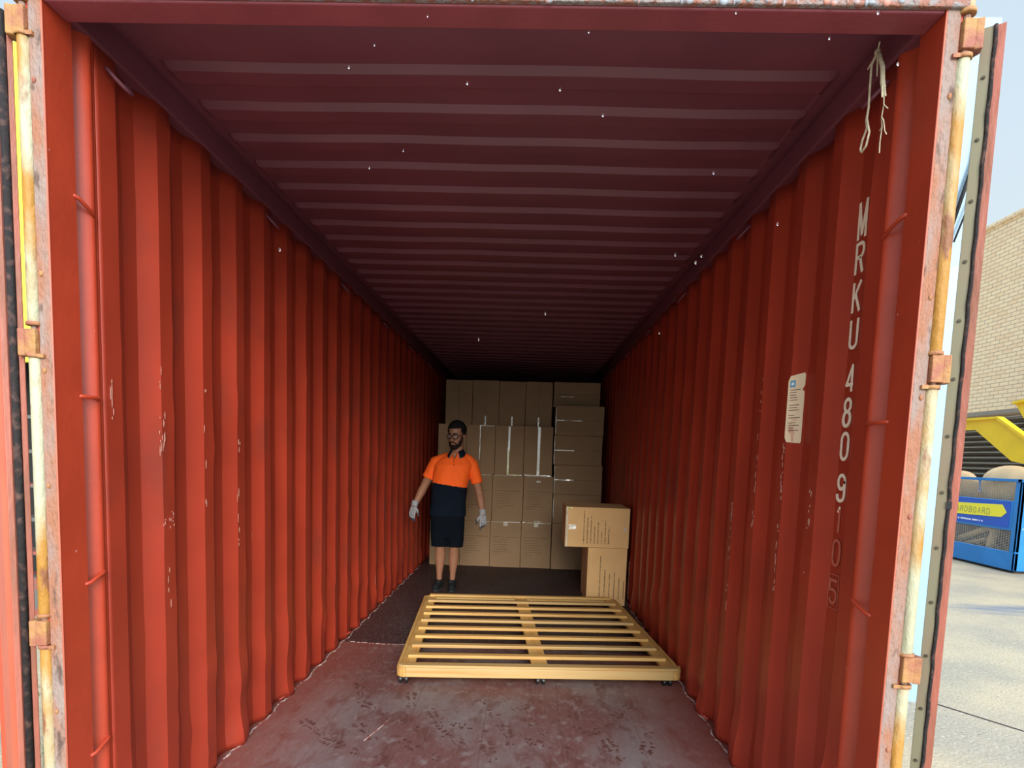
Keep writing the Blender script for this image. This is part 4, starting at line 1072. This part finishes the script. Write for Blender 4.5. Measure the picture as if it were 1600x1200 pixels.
while y > 10.15:
    l = random.uniform(0.02, 0.05); bbox(bm, BX-0.008, BX-0.006, y-l, y, 0.585, 0.610); y -= l+random.choice((.008, .008, .03))
obj('small_print', bm, m_white, sg)
# corner marks on the short end
bm = bmesh.new()
stroke(bm, xv(BX+0.13, BY-0.001, 0.98), Vector((1, 0, 0)), Vector((0, 0, 1)), Vector((0, -1, 0)), 0.12, 0.16, 0.03, '8', t=0.003)
stroke(bm, xv(BX+0.06, BY-0.001, 1.06), Vector((1, 0, 0)), Vector((0, 0, 1)), Vector((0, -1, 0)), 0.05, 0.05, 0.012, 'O', t=0.003)
for k in range(4): bbox(bm, BX+0.03+k*0.045, BX+0.03+k*0.045+0.03, BY-0.004, BY, 1.17, 1.195)
obj('end_markings', bm, m_white, bn)
# contents
m_cb = mat('loose_cardboard', (0.66, 0.42, 0.22), 0.85, var=0.1, scale=3)
m_cb2 = mat('pale_loose_cardboard', (0.80, 0.55, 0.30), 0.85, var=0.08, scale=3)
def bulge_sheet(x, yc, zc, ry, rz, y_cut, mt, label):
    """a bowed oval sheet of cardboard standing in the bin"""
    bm = bmesh.new(); n = 28; R = 5; rows = []
    for k in range(R+1):
        f = k/R; row = []
        for i in range(n):
            a = 2*PI*i/n; y = yc+ry*f*math.cos(a); z = zc+rz*f*math.copysign(abs(math.sin(a))**0.8, math.sin(a))
            row.append(bm.verts.new((x+0.14*f*f, max(y, y_cut), z)))
        rows.append(row)
    for a, b in zip(rows, rows[1:]):
        for i in range(n):
            try: bm.faces.new((a[i], a[(i+1) % n], b[(i+1) % n], b[i]))
            except ValueError: pass
    bmesh.ops.remove_doubles(bm, verts=bm.verts[:], dist=1e-5)
    o = tag(obj('cardboard_sheet', bm, mt, smooth=True), label, 'cardboard', 'loose cardboard in the blue bin')
    so = o.modifiers.new('t', 'SOLIDIFY'); so.thickness = 0.015; return o
bulge_sheet(BX+0.10, 9.96, 1.20, 0.62, 0.32, 9.50, m_cb2, 'large bowed oval sheet of pale cardboard bulging over the rim of the blue bin')
bulge_sheet(BX+0.10, 11.05, 1.14, 0.42, 0.27, 10.0, m_cb, 'smaller bowed cardboard sheet in the blue bin, left of the large one')
def flat_sheet(x, y0, y1, z0, z1, rx, label, mt=m_cb):
    bm = bmesh.new(); box(bm, -0.01, 0.01, -(y1-y0)/2, (y1-y0)/2, -(z1-z0)/2, (z1-z0)/2)
    o = tag(obj('cardboard_sheet', bm, mt, bevel=0.003), label, 'cardboard', 'loose cardboard in the blue bin'); o.location = (x, (y0+y1)/2, (z0+z1)/2); o.rotation_euler = (rx, 0, 0); return o
flat_sheet(BX+0.36, 9.75, 10.9, 0.50, 1.02, 0.10, 'flat cardboard sheet standing inside the blue bin behind its sign')
def roll(p, q, r, label):
    bm = bmesh.new(); c = (Vector(p)+Vector(q))/2; tube(bm, [Vector(p)-c, Vector(q)-c], r, 14)
    o = tag(obj('cardboard_tube', bm, m_cb2), label, 'cardboard tube', 'cardboard tubes in the blue bin'); o.location = c
roll((BX+0.16, 10.16, 0.02), (BX+0.16, 10.06, 0.58), 0.06, 'upright cardboard tube behind the lower mesh of the blue bin')
roll((BX+0.20, 10.9, 0.22), (BX+0.20, 10.28, 0.47), 0.045, 'cardboard tube sloping up to the right behind the lower mesh')
roll((BX+0.30, 10.9, 0.12), (BX+0.30, 10.42, 0.26), 0.035, 'short low cardboard tube at the left of the lower mesh')
bm = bmesh.new(); bbox(bm, BX+0.42, BX+0.44, BY+0.1, BYE-0.1, -0.05, 0.95); obj('inner_panel', bm, m_dark, bn)
# yellow hopper sides over the bin
def plate(pts, x0, x1, nm, lip):
    bm = bmesh.new(); prism(bm, [(y-BO.y, z-BO.z) for y, z in pts], 0, x0-BO.x, x1-BO.x)
    h = obj(nm, bm, m_yel, bn, bevel=0.006)
    bm = bmesh.new()
    for (a, b) in lip:
        d = Vector((0, b[0]-a[0], b[1]-a[1])).normalized(); n = Vector((0, -d.z, d.y))*0.02
        p = [xv(x, q[0], q[1])+nn for x in (x0-0.06, x1+0.02) for q in (a, b) for nn in (n, -n)]
        vs = [bm.verts.new(v) for v in p]
        for q in ((0, 1, 3, 2), (4, 6, 7, 5), (0, 4, 5, 1), (2, 3, 7, 6), (0, 2, 6, 4), (1, 5, 7, 3)): bm.faces.new([vs[i] for i in q])
    obj('hopper_flange', bm, m_yel, h)
plate([(11.6, 2.33), (10.20, 2.30), (9.50, 1.90), (9.0, 1.58), (8.9, 1.30), (9.2, 1.32), (9.6, 1.55), (9.88, 1.60), (10.72, 2.13), (11.6, 2.15)], BX+0.14, BX+0.17, 'hopper_side', [((11.6, 2.33), (10.20, 2.31)), ((10.20, 2.31), (8.98, 1.60))])
plate([(9.88, 2.50), (8.9, 2.62), (8.5, 2.62), (8.5, 1.7), (9.30, 2.02), (9.52, 2.05)], BX+0.12, BX+0.15, 'hopper_side', [((9.88, 2.52), (8.5, 2.66))])
bm = bmesh.new(); bbox(bm, BX+0.15, BXE-.1, 8.9, 9.0, 1.30, 1.42); bbox(bm, BX+0.12, BXE-.1, 8.5, 8.6, 1.3, 1.8); bbox(bm, BXE-.3, BXE-.1, 8.5, 9.5, GZ, 1.42); obj('hopper_frame', bm, m_yel, bn, bevel=0.006)

# pale shed glimpsed through the gap at the right door
sd = thing('storage_shed', (2.25, 4.0, GZ), 'bluish white metal shed glimpsed through the gap beside the right door', 'shed')
bm = bmesh.new(); x = -0.68; pf = []
while x < 0.58: pf += [(x, 0.0), (x+0.09, 0.0), (x+0.11, 0.02), (x+0.13, 0.02)]; x += 0.15
pf += [(0.64, 0), (0.64, 6.0), (-0.68, 6.0)]
prism(bm, pf, 2, 0, 4.22); obj('clad_wall', bm, m_shed, sd)
bm = bmesh.new(); box(bm, -0.72, 0.66, -0.06, 6.05, 4.22, 4.30); obj('roof_sheet', bm, m_shed, sd)
bm = bmesh.new(); tube(bm, [(0.50, -0.03, 3.1), (0.60, -0.03, 3.5), (0.64, -0.03, 4.1)], 0.012, 8); tube(bm, [(0.52, -0.03, 3.0), (0.66, -0.03, 3.45)], 0.006, 8); obj('cable', bm, m_black, sd)
bm = bmesh.new(); box(bm, 0.50, 0.62, -0.03, 0.0, 2.18, 2.85); obj('door_panel', bm, mat('grey_green_panel', (0.28, 0.36, 0.38), 0.4), sd)

# bay with a yellow fascia glimpsed through the gap at the left door
lb = thing('loading_bay', (-4.1, 5.0, GZ), 'dark bay under a bright yellow fascia glimpsed through the gap beside the left door', 'loading bay')
bm = bmesh.new(); box(bm, -0.9, 0.7, 0, 0.08, 2.22, 4.75); obj('fascia', bm, m_yfascia, lb)
bm = bmesh.new(); box(bm, -0.9, 0.7, 0.08, 3.0, 4.6, 4.75); box(bm, -0.95, -0.85, 0.08, 3, 0, 4.6); box(bm, 0.65, 0.7, 0.08, 3, 0, 4.6); box(bm, -0.9, 0.7, 0.6, 0.66, 0, 4.6); obj('bay_wall', bm, m_void, lb)
bm = bmesh.new(); box(bm, -0.3, 0.5, 0.1, 0.4, 0, 0.35)
for k in range(5): box(bm, -0.3, 0.5, 0.12, 0.35, 0.55+k*0.3, 0.58+k*0.3)
m_clut = mat('dark_shelf_metal', (0.10, 0.10, 0.09), 0.6, scale=7, col2=(0.30, 0.05, 0.03), thr=(0.5, 0.6))
obj('shelf_rack', bm, m_clut, lb)
# weeds by the gap bottom
bm = bmesh.new()
for i in range(260):
    x, y = random.uniform(-2.9, -1.7), random.uniform(2.3, 3.6); h = random.uniform(0.05, 0.22); a = random.uniform(0, 2*PI); w = 0.006
    dx, dy = math.cos(a)*w, math.sin(a)*w; lx, ly = random.uniform(-.06, .06), random.uniform(-.06, .06)
    v = [bm.verts.new(p) for p in ((x-dx, y-dy, GZ), (x+dx, y+dy, GZ), (x+dx*.6+lx*.5, y+dy*.6+ly*.5, GZ+h*.6), (x+lx, y+ly, GZ+h))]; bm.faces.new(v)
m_grass = mat('grey_green_grass', (0.20, 0.24, 0.14), 0.8, var=0.2, scale=30)
tag(obj('grass', bm, m_grass), 'grey green weeds growing beside the left side of the container', 'grass', kind='stuff')

# a few raindrops falling in front of the opening
m_drop = mat('water', (1, 1, 1), 0.02, trans=1.0); m_drop.node_tree.nodes['Principled BSDF'].inputs['IOR'].default_value = 1.33
bm = bmesh.new(); ell(bm, (0, 0, 0), (0.0016, 0.0016, 0.0030), seg=12, rings=8)
drop = tag(obj('raindrop', bm, m_drop), 'small falling raindrop in front of the container opening', 'raindrop', 'falling raindrops')
pix = [(585, 70), (942, 180), (730, 130), (875, 140), (577, 262), (630, 235), (1115, 270), (1087, 410), (1096, 400), (1055, 398), (748, 530), (1296, 60), (1372, 20), (1403, 100), (1150, 20), (668, 25), (437, 390), (1215, 350), (852, 490), (1030, 520), (545, 105), (920, 50)]
def at_depth(px, py, y):
    d = (px-800)/F_PX*r2-(py-PPY)/F_PX*u2+fwd; return CAM+d*((y-CAM.y)/d.y)
for i, (a, b) in enumerate(pix):
    o = drop if i == 0 else drop.copy()
    if i: C.objects.link(o)
    o.location = at_depth(a, b, random.uniform(1.0, 1.5))
